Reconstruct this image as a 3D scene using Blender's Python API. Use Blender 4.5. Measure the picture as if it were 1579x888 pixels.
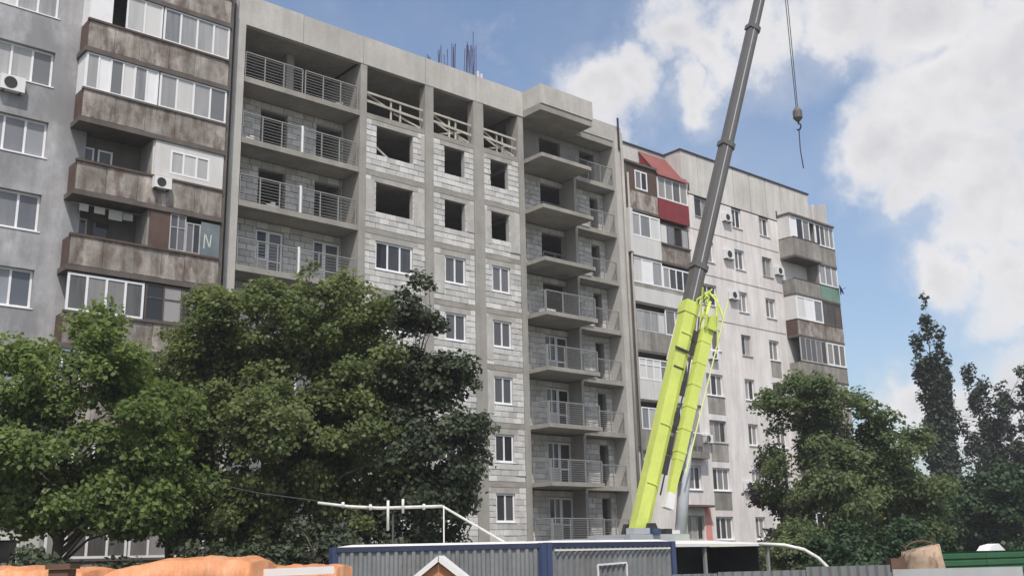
import bpy, math, random
import numpy as np
from mathutils import Vector, Matrix
R_ = math.radians
scn = bpy.context.scene
for o in list(bpy.data.objects): bpy.data.objects.remove(o)
COL = scn.collection

# ------------------------------------------------------------------ camera
# measured from the facade: focal 1602 px of 1579, pitch 14.41, roll -1.27, yaw 41.02 from the facade normal (+Y)
F_PX, PITCH, ROLL, YAW = 1602.26, R_(14.4147), R_(-1.2744), R_(41.0207)
CAM = Vector((0, 0, 2.3))
FW = Vector((math.sin(YAW)*math.cos(PITCH), math.cos(YAW)*math.cos(PITCH), math.sin(PITCH)))
_r0 = Vector((math.cos(YAW), -math.sin(YAW), 0)); _u0 = _r0.cross(FW)
RT = _r0*math.cos(ROLL) + _u0*math.sin(ROLL)
UP = _u0*math.cos(ROLL) - _r0*math.sin(ROLL)
cd = bpy.data.cameras.new('camera'); cam = bpy.data.objects.new('camera', cd); COL.objects.link(cam)
cd.sensor_width = 36; cd.lens = F_PX/1579*36; cd.clip_end = 3000; cd.clip_start = 0.1
cam.matrix_world = Matrix(((RT.x, UP.x, -FW.x, CAM.x), (RT.y, UP.y, -FW.y, CAM.y), (RT.z, UP.z, -FW.z, CAM.z), (0, 0, 0, 1)))
scn.camera = cam
def ray(x, y): return FW + RT*((x-789.5)/F_PX) - UP*((y-444)/F_PX)
def at_dist(x, y, s):
    d = ray(x, y); return CAM + d*(s/math.hypot(d.x, d.y))

# ------------------------------------------------------------------ light
SUN_EL, SUN_AZ = R_(57), R_(-38)           # azimuth from -Y (in front of the facade) towards -X
to_sun = Vector((math.sin(SUN_AZ)*math.cos(SUN_EL), -math.cos(SUN_AZ)*math.cos(SUN_EL), math.sin(SUN_EL)))
sd = bpy.data.lights.new('sun', 'SUN'); sd.energy = 3.7; sd.angle = R_(0.6); sd.color = (1, 0.95, 0.88)
sun = bpy.data.objects.new('sun', sd); COL.objects.link(sun)
sun.rotation_euler = to_sun.to_track_quat('Z', 'Y').to_euler(); sun.location = (0, 0, 60)
world = bpy.data.worlds.new('World'); scn.world = world; world.use_nodes = True
def build_world():
    nt = world.node_tree; nt.nodes.clear(); N = nt.nodes.new; L = nt.links.new
    out = N('ShaderNodeOutputWorld')
    sky = N('ShaderNodeTexSky'); sky.sky_type = 'NISHITA'; sky.sun_disc = False
    sky.sun_elevation = SUN_EL; sky.sun_rotation = math.atan2(to_sun.x, to_sun.y)
    sky.air_density = 1.0; sky.dust_density = 2.2; sky.ozone_density = 1.3
    bg = N('ShaderNodeBackground'); bg.inputs[1].default_value = 0.15; L(sky.outputs[0], bg.inputs[0])
    tc = N('ShaderNodeTexCoord'); vec = tc.outputs['Generated']
    def math_(op, a, b=None, clamp=False):
        n = N('ShaderNodeMath'); n.operation = op; n.use_clamp = clamp
        for i, v in enumerate((a, b)):
            if v is None: continue
            if isinstance(v, (int, float)): n.inputs[i].default_value = v
            else: L(v, n.inputs[i])
        return n.outputs[0]
    def noise(scale, detail, rough, off=(0, 0, 0)):
        m = N('ShaderNodeMapping'); m.inputs['Location'].default_value = off; L(vec, m.inputs[0])
        n = N('ShaderNodeTexNoise'); n.inputs['Scale'].default_value = scale; n.inputs['Detail'].default_value = detail
        n.inputs['Roughness'].default_value = rough; L(m.outputs[0], n.inputs['Vector']); return n.outputs[0]
    # banks of cumulus: (direction through a pixel of the photograph, angular radius)
    banks = [(925,138,82),(985,128,72),(1050,70,78),(1105,95,78),(1075,150,66),(1185,50,92),(1290,30,100),(1420,20,130),
             (1375,225,92),(1440,150,120),(1540,110,150),(1450,270,110),(1545,300,130),(1420,300,62),
             (1480,420,85),(1570,430,100),(1660,300,180),(1640,80,180),(1560,-40,170),(1400,-90,150),
             (1420,625,70),(1500,640,90),(1590,600,90),(1180,-60,80)]
    wn = N('ShaderNodeTexNoise'); wn.inputs['Scale'].default_value = 11; wn.inputs['Detail'].default_value = 6; wn.inputs['Roughness'].default_value = 0.6; L(vec, wn.inputs['Vector'])
    w1 = N('ShaderNodeVectorMath'); w1.operation = 'SUBTRACT'; L(wn.outputs['Color'], w1.inputs[0]); w1.inputs[1].default_value = (.5, .5, .5)
    w2 = N('ShaderNodeVectorMath'); w2.operation = 'SCALE'; L(w1.outputs[0], w2.inputs[0]); w2.inputs['Scale'].default_value = 0.11
    w3 = N('ShaderNodeVectorMath'); w3.operation = 'ADD'; L(vec, w3.inputs[0]); L(w2.outputs[0], w3.inputs[1]); warped = w3.outputs[0]
    acc = None
    for x, y, r in banks:
        d = ray(x, y).normalized()
        v = N('ShaderNodeVectorMath'); v.operation = 'DISTANCE'; L(warped, v.inputs[0]); v.inputs[1].default_value = d
        b = math_('SUBTRACT', 1.0, math_('DIVIDE', v.outputs['Value'], 1.16*r/F_PX), True)
        b = math_('MULTIPLY', b, 1.15, True)
        acc = b if acc is None else math_('MAXIMUM', acc, b)
    # the same kind of fair-weather cumulus over the rest of the sky
    far = N('ShaderNodeVectorMath'); far.operation = 'DISTANCE'; L(vec, far.inputs[0]); far.inputs[1].default_value = FW
    out_w = N('ShaderNodeMapRange'); L(far.outputs['Value'], out_w.inputs[0]); out_w.inputs[1].default_value = 0.62; out_w.inputs[2].default_value = 0.8
    big = N('ShaderNodeMapRange'); L(noise(2.6, 2, 0.5, (3.1, 1.7, 0.4)), big.inputs[0]); big.inputs[1].default_value = 0.46; big.inputs[2].default_value = 0.66
    acc = math_('MAXIMUM', acc, math_('MULTIPLY', big.outputs[0], out_w.outputs[0]))
    fb = noise(13, 8, 0.56)
    fb2 = noise(38, 6, 0.6, (5, 2, 1))
    tot = math_('ADD', acc, math_('MULTIPLY', math_('SUBTRACT', fb, 0.5), 1.5))
    tot = math_('ADD', tot, math_('MULTIPLY', math_('SUBTRACT', fb2, 0.5), 0.28))
    mask = N('ShaderNodeMapRange'); mask.interpolation_type = 'SMOOTHSTEP'; L(tot, mask.inputs[0])
    mask.inputs[1].default_value = 0.06; mask.inputs[2].default_value = 0.80
    # a thin veil round the banks
    veil = N('ShaderNodeMapRange'); veil.interpolation_type = 'SMOOTHSTEP'; L(math_('ADD', acc, math_('MULTIPLY', math_('SUBTRACT', noise(7, 5, 0.6, (1, 4, 2)), 0.5), 1.4)), veil.inputs[0])
    veil.inputs[1].default_value = -0.25; veil.inputs[2].default_value = 1.0; veil.inputs[4].default_value = 0.45
    m = math_('MAXIMUM', mask.outputs[0], veil.outputs[0])
    ramp = N('ShaderNodeValToRGB'); e = ramp.color_ramp.elements
    shade = math_('ADD', math_('MULTIPLY', tot, 0.42), math_('MULTIPLY', noise(9, 4, 0.5, (0.02, -0.03, 0.05)), 0.5))
    L(shade, ramp.inputs[0])
    e[0].position = 0.22; e[0].color = (0.66, 0.67, 0.71, 1); e[1].position = 0.85; e[1].color = (0.57, 0.565, 0.60, 1)
    k = ramp.color_ramp.elements.new(0.5); k.color = (0.80, 0.79, 0.80, 1)
    cb = N('ShaderNodeBackground'); cb.inputs[1].default_value = 0.96; L(ramp.outputs[0], cb.inputs[0])
    mx = N('ShaderNodeMixShader'); L(m, mx.inputs[0]); L(bg.outputs[0], mx.inputs[1]); L(cb.outputs[0], mx.inputs[2])
    L(mx.outputs[0], out.inputs[0])
build_world()
scn.view_settings.view_transform = 'Standard'; scn.view_settings.look = 'None'
scn.view_settings.gamma = 1; scn.view_settings.use_curve_mapping = False; scn.view_settings.exposure = 0.18
scn.render.engine = 'CYCLES'
scn.cycles.max_bounces = 6; scn.cycles.transparent_max_bounces = 6

# ------------------------------------------------------------------ materials
MATS = {}
def mat(name, col, rough=0.85, var=0.18, scale=1.3, streak=0.0, spec=0.3, rnd=0.0, stain=None, bump=0.0, metal=0.0, fine=0.0):
    """plain colour with world-space mottling, vertical weather streaks and a per-piece tone"""
    if name in MATS: return MATS[name]
    m = bpy.data.materials.new(name); m.use_nodes = True; MATS[name] = m
    nt = m.node_tree; N = nt.nodes.new; L = nt.links.new; b = nt.nodes['Principled BSDF']
    b.inputs['Roughness'].default_value = rough; b.inputs['Specular IOR Level'].default_value = spec; b.inputs['Metallic'].default_value = metal
    geo = N('ShaderNodeNewGeometry')
    def nz(sc, det, rg, stretch=(1, 1, 1)):
        mp = N('ShaderNodeMapping'); mp.inputs['Scale'].default_value = stretch; L(geo.outputs['Position'], mp.inputs[0])
        n = N('ShaderNodeTexNoise'); n.inputs['Scale'].default_value = sc; n.inputs['Detail'].default_value = det; n.inputs['Roughness'].default_value = rg
        L(mp.outputs[0], n.inputs['Vector']); return n.outputs[0]
    def mr(v, lo, hi, a=0.3, c=0.7):
        k = N('ShaderNodeMapRange'); L(v, k.inputs[0]); k.inputs[1].default_value = a; k.inputs[2].default_value = c
        k.inputs[3].default_value = lo; k.inputs[4].default_value = hi; return k.outputs[0]
    def mul(a, c):
        k = N('ShaderNodeMath'); k.operation = 'MULTIPLY'; L(a, k.inputs[0]); L(c, k.inputs[1]); return k.outputs[0]
    f = mr(nz(scale, 6, 0.6), 1-var, 1+var)
    if fine: f = mul(f, mr(nz(scale*9, 4, 0.7), 1-fine, 1+fine))
    if streak: f = mul(f, mr(nz(2.2, 5, 0.62, (1, 1, 0.12)), 1-streak, 1+streak*0.4))
    if rnd:
        oi = N('ShaderNodeObjectInfo'); ad = N('ShaderNodeMath'); ad.operation = 'ADD'
        L(oi.outputs['Random'], ad.inputs[0]); L(geo.outputs['Random Per Island'], ad.inputs[1])
        fr = N('ShaderNodeMath'); fr.operation = 'FRACT'; L(ad.outputs[0], fr.inputs[0])
        f = mul(f, mr(fr.outputs[0], 1-rnd, 1+rnd, 0, 1))
    c = N('ShaderNodeVectorMath'); c.operation = 'SCALE'; c.inputs[0].default_value = col[:3]; L(f, c.inputs['Scale'])
    res = c.outputs[0]
    if stain:
        mx = N('ShaderNodeMix'); mx.data_type = 'RGBA'; mx.blend_type = 'MIX'
        sc, lo, hi, amt, sc_col = stain
        L(mr(nz(sc, 7, 0.65, (1, 1, 0.45)), 0, amt, lo, hi), mx.inputs[0]); L(res, mx.inputs[6]); mx.inputs[7].default_value = (*sc_col, 1); res = mx.outputs[2]
    L(res, b.inputs['Base Color'])
    if bump:
        bp = N('ShaderNodeBump'); bp.inputs['Strength'].default_value = bump; bp.inputs['Distance'].default_value = 0.02
        L(nz(14, 5, 0.65), bp.inputs['Height']); L(bp.outputs[0], b.inputs['Normal'])
    return m
concrete   = mat('cast_concrete', (0.37, 0.353, 0.328), 0.9, 0.14, 0.8, 0.16, 0.2, bump=0.35, fine=0.06, stain=(0.9, 0.55, 0.75, 0.45, (0.24, 0.225, 0.205)))
slab_c     = mat('shaded_formwork_concrete', (0.29, 0.272, 0.245), 0.9, 0.18, 0.9, 0.0, 0.2, bump=0.3, fine=0.1, stain=(0.8, 0.5, 0.7, 0.5, (0.19, 0.17, 0.145)))  # formwork staining, darkened further for the shade under the slabs
pale_c     = mat('pale_concrete', (0.45, 0.432, 0.405), 0.9, 0.10, 0.8, 0.14, 0.2, bump=0.35, fine=0.06, rnd=0.06, stain=(0.9, 0.55, 0.78, 0.45, (0.31, 0.29, 0.265)))
concrete_d = mat('old_concrete', (0.27, 0.262, 0.25), 0.9, 0.16, 0.9, 0.2, 0.2, bump=0.3, fine=0.08)
column_m   = mat('column_concrete', (0.31, 0.295, 0.272), 0.9, 0.12, 0.8, 0.14, 0.2, bump=0.3, fine=0.06)
block_m    = mat('aerated_block', (0.54, 0.53, 0.512), 0.95, 0.12, 1.2, 0.12, 0.15, rnd=0.2, bump=0.3, fine=0.07, stain=(0.7, 0.52, 0.72, 0.5, (0.33, 0.32, 0.30)))
mortar_m   = mat('mortar', (0.35, 0.34, 0.325), 0.95, 0.12, 2.0, 0.1, 0.15, bump=0.3)
plaster_g  = mat('grey_render', (0.36, 0.356, 0.366), 0.92, 0.22, 0.5, 0.22, 0.2, bump=0.3, fine=0.08, stain=(0.55, 0.47, 0.60, 0.75, (0.21, 0.208, 0.214)))
plaster_p  = mat('pale_panel_render', (0.67, 0.632, 0.615), 0.92, 0.09, 0.5, 0.20, 0.2, bump=0.2, fine=0.03, stain=(0.5, 0.55, 0.8, 0.4, (0.42, 0.385, 0.375)))
attic_m    = mat('attic_panel', (0.55, 0.53, 0.50), 0.92, 0.08, 0.7, 0.16, 0.2, rnd=0.08, bump=0.2, stain=(0.8, 0.55, 0.8, 0.5, (0.33, 0.31, 0.285)))
panel_b    = mat('weathered_railing_panel', (0.335, 0.302, 0.272), 0.92, 0.26, 1.5, 0.5, 0.15, rnd=0.2, bump=0.4, fine=0.16, stain=(2.1, 0.46, 0.62, 0.85, (0.125, 0.09, 0.074)))
panel_g    = mat('grey_railing_panel', (0.28, 0.262, 0.24), 0.92, 0.22, 1.3, 0.35, 0.15, rnd=0.12, bump=0.2, stain=(1.2, 0.55, 0.8, 0.4, (0.16, 0.14, 0.12)))
panel_w    = mat('pale_cladding', (0.58, 0.565, 0.55), 0.7, 0.06, 1.0, 0.12, 0.3)
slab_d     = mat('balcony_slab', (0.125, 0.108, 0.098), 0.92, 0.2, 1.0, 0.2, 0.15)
brown_m    = mat('brown_boarding', (0.105, 0.068, 0.055), 0.85, 0.2, 1.5, 0.2)
redpan_m   = mat('red_cladding', (0.20, 0.032, 0.036), 0.6, 0.10, 1.0, 0.12)
redroof_m  = mat('red_sheet_roof', (0.225, 0.075, 0.066), 0.6, 0.12, 0.8, 0.1)
green_m    = mat('green_cladding', (0.16, 0.255, 0.21), 0.7, 0.1, 1.0, 0.15)
blue_m     = mat('blue_painted_board', (0.15, 0.185, 0.20), 0.8, 0.2, 1.5, 0.2)
coral_m    = mat('coral_paint', (0.62, 0.27, 0.235), 0.85, 0.1, 0.9, 0.1)
pvc        = mat('white_pvc', (0.74, 0.74, 0.75), 0.4, 0.04, 2.0, 0.03)
woodframe  = mat('old_painted_wood', (0.42, 0.41, 0.40), 0.8, 0.2, 2.0, 0.2)
darkframe  = mat('dark_window_frame', (0.10, 0.075, 0.065), 0.7, 0.2, 2.0)
interior_m = mat('shaded_interior', (0.05, 0.046, 0.042), 0.95, 0.15, 1.0)  # near-black: the shade behind the openings is put into the colour
steel_m    = mat('railing_steel', (0.23, 0.23, 0.225), 0.6, 0.08, 2.0, 0, 0.4)
dark_m     = mat('dark_metal', (0.035, 0.035, 0.038), 0.55, 0.2, 2.0)
roofing_m  = mat('bitumen', (0.055, 0.052, 0.052), 0.9, 0.2, 1.0)
timber_m   = mat('raw_timber', (0.40, 0.37, 0.325), 0.85, 0.2, 2.0, rnd=0.2)
rebar_m    = mat('rebar_steel', (0.075, 0.062, 0.13), 0.7, 0.2, 2.0)
acwhite    = mat('appliance_white', (0.68, 0.68, 0.68), 0.5, 0.05, 2.0, 0.06)
lime_m     = mat('lime_crane_paint', (0.57, 0.65, 0.14), 0.42, 0.05, 0.6, 0.05, 0.5, fine=0.05, stain=(1.7, 0.52, 0.72, 0.5, (0.40, 0.44, 0.13)))
boom_m     = mat('grey_boom_paint', (0.115, 0.108, 0.10), 0.45, 0.10, 0.5, 0.08, 0.5, stain=(1.1, 0.5, 0.75, 0.5, (0.085, 0.08, 0.077)))
cranegrey  = mat('crane_deck_grey', (0.40, 0.42, 0.45), 0.5, 0.1, 1.0)
sheet_m    = mat('grey_profiled_sheet', (0.18, 0.188, 0.195), 0.5, 0.14, 1.1, 0.22, 0.45, fine=0.06, stain=(1.6, 0.55, 0.72, 0.6, (0.12, 0.098, 0.08)))
bluepaint  = mat('blue_steel_paint', (0.045, 0.066, 0.14), 0.5, 0.15, 1.0, 0.1, 0.4)
whitemetal = mat('white_roof_sheet', (0.66, 0.65, 0.64), 0.5, 0.06, 1.0, 0.05)
fence_m    = mat('galvanised_fence', (0.18, 0.184, 0.188), 0.5, 0.1, 0.7, 0.12, 0.45)
fence2_m   = mat('plain_grey_board', (0.37, 0.375, 0.38), 0.7, 0.08, 0.7, 0.1)
greenfence = mat('green_profiled_sheet', (0.028, 0.105, 0.045), 0.5, 0.1, 0.8, 0.1, 0.4)
orange_m   = mat('orange_tarpaulin', (0.52, 0.215, 0.095), 0.55, 0.2, 2.2, 0.0, 0.4, bump=0.5, fine=0.1, stain=(3.2, 0.48, 0.7, 0.65, (0.60, 0.37, 0.22)))  # paler blotches put bright highlights into the sheet colour
orange_d   = mat('orange_plastic', (0.42, 0.19, 0.10), 0.5, 0.1, 2.0)
tan_m      = mat('tan_canvas', (0.38, 0.28, 0.20), 0.9, 0.25, 4.0, stain=(5.0, .52, .62, .8, (.12,.075,.05)))  # dark blotches paint the shade of creases into the canvas
rust_m     = mat('rusty_brown', (0.12, 0.07, 0.048), 0.85, 0.2, 3.0)
pipe_m     = mat('white_gas_pipe', (0.58, 0.575, 0.54), 0.6, 0.14, 3.0, 0.0, 0.3, stain=(4.0, 0.56, 0.68, 0.6, (0.28, 0.22, 0.16)))
bark_m     = mat('bark', (0.085, 0.07, 0.055), 0.95, 0.25, 3.0, bump=0.6)
bark_pale  = mat('pale_bark', (0.22, 0.20, 0.175), 0.95, 0.25, 3.0, bump=0.5)
laundry_m  = mat('pale_cloth', (0.52, 0.52, 0.48), 0.9, 0.1, 2.0)
kiosk_m    = mat('grey_canopy_sheet', (0.42, 0.44, 0.45), 0.5, 0.06, 1.0)

def glass(name, a, b, rough=0.06):
    m = bpy.data.materials.new(name); m.use_nodes = True; nt = m.node_tree; N = nt.nodes.new; L = nt.links.new; p = nt.nodes['Principled BSDF']
    oi = N('ShaderNodeObjectInfo'); g = N('ShaderNodeNewGeometry')
    mp = N('ShaderNodeMapping'); mp.inputs['Scale'].default_value = (5, 5, 0.5); L(g.outputs['Position'], mp.inputs[0])
    n = N('ShaderNodeTexNoise'); n.inputs['Scale'].default_value = 1.0; n.inputs['Detail'].default_value = 3; L(mp.outputs[0], n.inputs['Vector'])
    mx = N('ShaderNodeMix'); mx.data_type = 'RGBA'; ad = N('ShaderNodeMath'); ad.operation = 'MULTIPLY_ADD'; L(n.outputs[0], ad.inputs[0]); ad.inputs[1].default_value = 0.5
    sb = N('ShaderNodeMath'); sb.operation = 'SUBTRACT'; mm = N('ShaderNodeMath'); mm.operation = 'MULTIPLY'; mm.inputs[1].default_value = 1.5; L(oi.outputs['Random'], mm.inputs[0]); L(mm.outputs[0], sb.inputs[0]); sb.inputs[1].default_value = 0.5; L(sb.outputs[0], ad.inputs[2]); ad.use_clamp = True
    L(ad.outputs[0], mx.inputs[0]); mx.inputs[6].default_value = (*a, 1); mx.inputs[7].default_value = (*b, 1); L(mx.outputs[2], p.inputs['Base Color'])
    p.inputs['Roughness'].default_value = rough; p.inputs['Specular IOR Level'].default_value = 0.5
    # slightly uneven pane
    n2 = N('ShaderNodeTexNoise'); n2.inputs['Scale'].default_value = 1.6; L(g.outputs['Position'], n2.inputs['Vector'])
    bp = N('ShaderNodeBump'); bp.inputs['Strength'].default_value = 0.06; bp.inputs['Distance'].default_value = 0.05; L(n2.outputs[0], bp.inputs['Height']); L(bp.outputs[0], p.inputs['Normal'])
    return m
glass_new = glass('new_window_glass', (0.022, 0.022, 0.025), (0.13, 0.13, 0.135))
glass_cur = glass('curtained_window_glass', (0.15, 0.155, 0.165), (0.60, 0.59, 0.575), 0.12)
glass_blue = glass('blue_grey_window_glass', (0.10, 0.108, 0.125), (0.26, 0.27, 0.29), 0.08)
glass_mix = glass('old_window_glass', (0.025, 0.024, 0.024), (0.30, 0.285, 0.27), 0.10)

def leaf_mat(name, c1, c2, trans=0.5):
    m = bpy.data.materials.new(name); m.use_nodes = True; nt = m.node_tree; N = nt.nodes.new; L = nt.links.new
    nt.nodes.remove(nt.nodes['Principled BSDF']); out = nt.nodes['Material Output']
    at = N('ShaderNodeAttribute'); at.attribute_name = 'tint'
    mx = N('ShaderNodeMix'); mx.data_type = 'RGBA'; L(at.outputs['Fac'], mx.inputs[0]); mx.inputs[6].default_value = (*c1, 1); mx.inputs[7].default_value = (*c2, 1)
    d = N('ShaderNodeBsdfPrincipled'); d.inputs['Roughness'].default_value = 0.55; d.inputs['Specular IOR Level'].default_value = 0.3; L(mx.outputs[2], d.inputs['Base Color'])
    t = N('ShaderNodeBsdfTranslucent'); hs = N('ShaderNodeHueSaturation'); hs.inputs['Saturation'].default_value = 1.15; hs.inputs['Value'].default_value = 1.2; L(mx.outputs[2], hs.inputs['Color']); L(hs.outputs[0], t.inputs[0])
    ms = N('ShaderNodeMixShader'); ms.inputs[0].default_value = trans; L(d.outputs[0], ms.inputs[1]); L(t.outputs[0], ms.inputs[2]); L(ms.outputs[0], out.inputs[0])
    return m
leaf_a = leaf_mat('maple_leaves', (0.092, 0.122, 0.046), (0.215, 0.250, 0.098))
leaf_b = leaf_mat('bright_leaves', (0.100, 0.146, 0.044), (0.225, 0.285, 0.092))
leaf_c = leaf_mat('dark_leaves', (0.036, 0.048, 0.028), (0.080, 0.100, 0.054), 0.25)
leaf_d = leaf_mat('right_tree_leaves', (0.088, 0.124, 0.054), (0.205, 0.245, 0.112))
leaf_p = leaf_mat('poplar_leaves', (0.034, 0.045, 0.030), (0.066, 0.082, 0.052), 0.2)
leaf_h = leaf_mat('hedge_leaves', (0.020, 0.045, 0.017), (0.042, 0.078, 0.028), 0.25)

# ------------------------------------------------------------------ mesh helpers
ORG = {}
def tag(o, label=None, cat=None, group=None, kind=None):
    if label: o['label'] = label
    if cat: o['category'] = cat
    if group: o['group'] = group
    if kind: o['kind'] = kind
    return o
def link(o, parent, org):
    COL.objects.link(o); ORG[o.name] = Vector(org)
    if parent is not None:
        o.parent = parent; o.location = Vector(org) - ORG[parent.name]
    else: o.location = org
    return o
def thing(name, loc, label, cat, group=None):
    o = bpy.data.objects.new(name, None); o.empty_display_size = 0.5
    link(o, None, loc); return tag(o, label, cat, group)
class MB:
    def __init__(s): s.v = []; s.f = []
    def add(s, vs, fs):
        n = len(s.v); s.v += [tuple(v) for v in vs]; s.f += [tuple(i+n for i in f) for f in fs]; return s
    def box(s, x0, x1, y0, y1, z0, z1):
        return s.add([(x0,y0,z0),(x1,y0,z0),(x1,y1,z0),(x0,y1,z0),(x0,y0,z1),(x1,y0,z1),(x1,y1,z1),(x0,y1,z1)],
                     [(0,3,2,1),(4,5,6,7),(0,1,5,4),(1,2,6,5),(2,3,7,6),(3,0,4,7)])
    def hexa(s, p):   # 8 points, bottom ring then top ring
        return s.add(p, [(0,3,2,1),(4,5,6,7),(0,1,5,4),(1,2,6,5),(2,3,7,6),(3,0,4,7)])
    def bar(s, a, b, w, h=None, up=(0,0,1)):
        a = Vector(a); b = Vector(b); h = h or w; d = (b-a).normalized(); u = Vector(up)
        if abs(d.dot(u)) > 0.95: u = Vector((0,1,0))
        x = d.cross(u).normalized()*w/2; y = x.cross(d).normalized()*h/2
        return s.hexa([a-x-y, a+x-y, a+x+y, a-x+y, b-x-y, b+x-y, b+x+y, b-x+y])
    def tube(s, pts, rad, n=8, cap=True):
        pts = [Vector(p) for p in pts]; rad = rad if hasattr(rad, '__len__') else [rad]*len(pts); rings = []; n0 = len(s.v); side = None
        for i, p in enumerate(pts):
            d = (pts[min(i+1, len(pts)-1)] - pts[max(i-1, 0)]).normalized()
            if side is None:
                side = d.cross(Vector((0.31, 0.7, 0.64))).normalized()
            side = (side - d*side.dot(d)).normalized(); w = d.cross(side)
            for k in range(n):
                a = 2*math.pi*k/n; s.v.append(tuple(p + (side*math.cos(a)+w*math.sin(a))*rad[i]))
        for i in range(len(pts)-1):
            for k in range(n):
                a = n0+i*n+k; b = n0+i*n+(k+1) % n; s.f.append((a, b, b+n, a+n))
        if cap:
            s.f.append(tuple(n0+k for k in range(n))[::-1]); e = n0+(len(pts)-1)*n; s.f.append(tuple(e+k for k in range(n)))
        return s
    def build(s, name, m, parent=None, smooth=False, org=None):
        a = np.array(s.v, dtype=float)
        if org is None: org = ((a[:,0].min()+a[:,0].max())/2, (a[:,1].min()+a[:,1].max())/2, a[:,2].min())
        me = bpy.data.meshes.new(name); me.from_pydata((a-np.array(org)).tolist(), [], s.f); me.materials.append(m)
        if smooth: me.polygons.foreach_set('use_smooth', [True]*len(me.polygons))
        me.update(); return link(bpy.data.objects.new(name, me), parent, org)
def copy_tree(src, loc, rot=None):
    c = src.copy(); COL.objects.link(c); c.location = loc
    if rot is not None: c.rotation_euler = rot
    for ch in src.children:
        k = ch.copy(); COL.objects.link(k); k.parent = c
        for g in ch.children:
            q = g.copy(); COL.objects.link(q); q.parent = k
    return c
def pierced(mb, x0, x1, z0, z1, y0, y1, holes):
    """a wall slab facing -Y with rectangular holes (hx0,hx1,hz0,hz1)"""
    xs = sorted({x0, x1, *[min(max(h[i], x0), x1) for h in holes for i in (0, 1)]}); zs = sorted({z0, z1, *[min(max(h[i], z0), z1) for h in holes for i in (2, 3)]})
    def solid(i, j):
        if not (0 <= i < len(xs)-1 and 0 <= j < len(zs)-1): return False
        cx = (xs[i]+xs[i+1])/2; cz = (zs[j]+zs[j+1])/2
        return not any(h[0] < cx < h[1] and h[2] < cz < h[3] for h in holes)
    for i in range(len(xs)-1):
        for j in range(len(zs)-1):
            if not solid(i, j): continue
            a, b, c, d = xs[i], xs[i+1], zs[j], zs[j+1]
            q = lambda *p: mb.add(p, [(0,1,2,3)])
            q((a,y0,c),(b,y0,c),(b,y0,d),(a,y0,d)); q((b,y1,c),(a,y1,c),(a,y1,d),(b,y1,d))
            if not solid(i-1, j): q((a,y1,c),(a,y0,c),(a,y0,d),(a,y1,d))
            if not solid(i+1, j): q((b,y0,c),(b,y1,c),(b,y1,d),(b,y0,d))
            if not solid(i, j-1): q((a,y1,c),(b,y1,c),(b,y0,c),(a,y0,c))
            if not solid(i, j+1): q((a,y0,d),(b,y0,d),(b,y1,d),(a,y1,d))
    return mb
def window(parent, x0, x1, z0, z1, y, n=3, fm=pvc, gm=glass_new, fw=0.075, name='window', transom=None, sill=None, solid=(), gap=()):
    """frame mesh as the part, each pane (or solid filling) a sub-part; y = front of the frame"""
    b = MB(); d = 0.07
    b.box(x0, x1, y, y+d, z0, z0+fw); b.box(x0, x1, y, y+d, z1-fw, z1)
    xs = [x0 + (x1-x0)*i/n for i in range(n+1)]
    for i, x in enumerate(xs):
        a = x if i == 0 else (x-fw if i == n else x-fw/2); b.box(a, a+fw, y+0.001, y+d-0.001, z0+fw, z1-fw)
    if transom: 
        for i in range(n): b.box(xs[i]+fw*0.9, xs[i+1]-fw*0.9, y+0.004, y+d-0.004, transom-fw*0.4, transom+fw*0.4)
    w = b.build(name, fm, parent)
    for i in range(n):
        if i in gap: continue
        p = MB().box(xs[i]+fw*0.4, xs[i+1]-fw*0.4, y+0.03, y+0.045, z0+fw*0.5, z1-fw*0.5)
        p.build('pane' if i not in solid else 'infill_panel', gm if i not in solid else fm, w)
    if sill:
        MB().box(x0-0.06, x1+0.06, y-sill, y+0.05, z0-0.05, z0-0.004).build('sill', fm if fm is not darkframe else woodframe, w)
    return w
def railing(parent, a, b, h=1.1, nb=8, step=1.15, name='railing', m=None):
    a = Vector(a); b = Vector(b); L = (b-a).length; mb = MB(); n = max(1, round(L/step))
    for i in range(n+1):
        p = a.lerp(b, i/n); mb.bar(p, p+Vector((0,0,h-0.02)), 0.05, 0.05)
    mb.bar(a+Vector((0,0,h)), b+Vector((0,0,h)), 0.06, 0.05)
    for k in range(nb):
        z = 0.12+(h-0.22)*k/(nb-1)
        mb.bar(a+Vector((0,0,z)), b+Vector((0,0,z)), 0.016, 0.018)
    return mb.build(name, m or steel_m, parent)

D = 41.065           # the facade line
rng = random.Random(7)

# ================================================================== ground
def ground():
    m = bpy.data.materials.new('yard_ground'); m.use_nodes = True; nt = m.node_tree; N = nt.nodes.new; L = nt.links.new; p = nt.nodes['Principled BSDF']
    g = N('ShaderNodeNewGeometry'); n = N('ShaderNodeTexNoise'); n.inputs['Scale'].default_value = 0.12; n.inputs['Detail'].default_value = 8; L(g.outputs['Position'], n.inputs['Vector'])
    r = N('ShaderNodeValToRGB'); L(n.outputs[0], r.inputs[0]); e = r.color_ramp.elements
    e[0].position = 0.42; e[0].color = (0.115, 0.10, 0.082, 1); e[1].position = 0.58; e[1].color = (0.055, 0.07, 0.03, 1)
    L(r.outputs[0], p.inputs['Base Color']); p.inputs['Roughness'].default_value = 0.95
    o = MB().add([(-900,-900,0),(900,-900,0),(900,900,0),(-900,900,0)], [(0,1,2,3)]).build('ground', m, org=(0,0,0)); tag(o, kind='structure')
ground()

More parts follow.
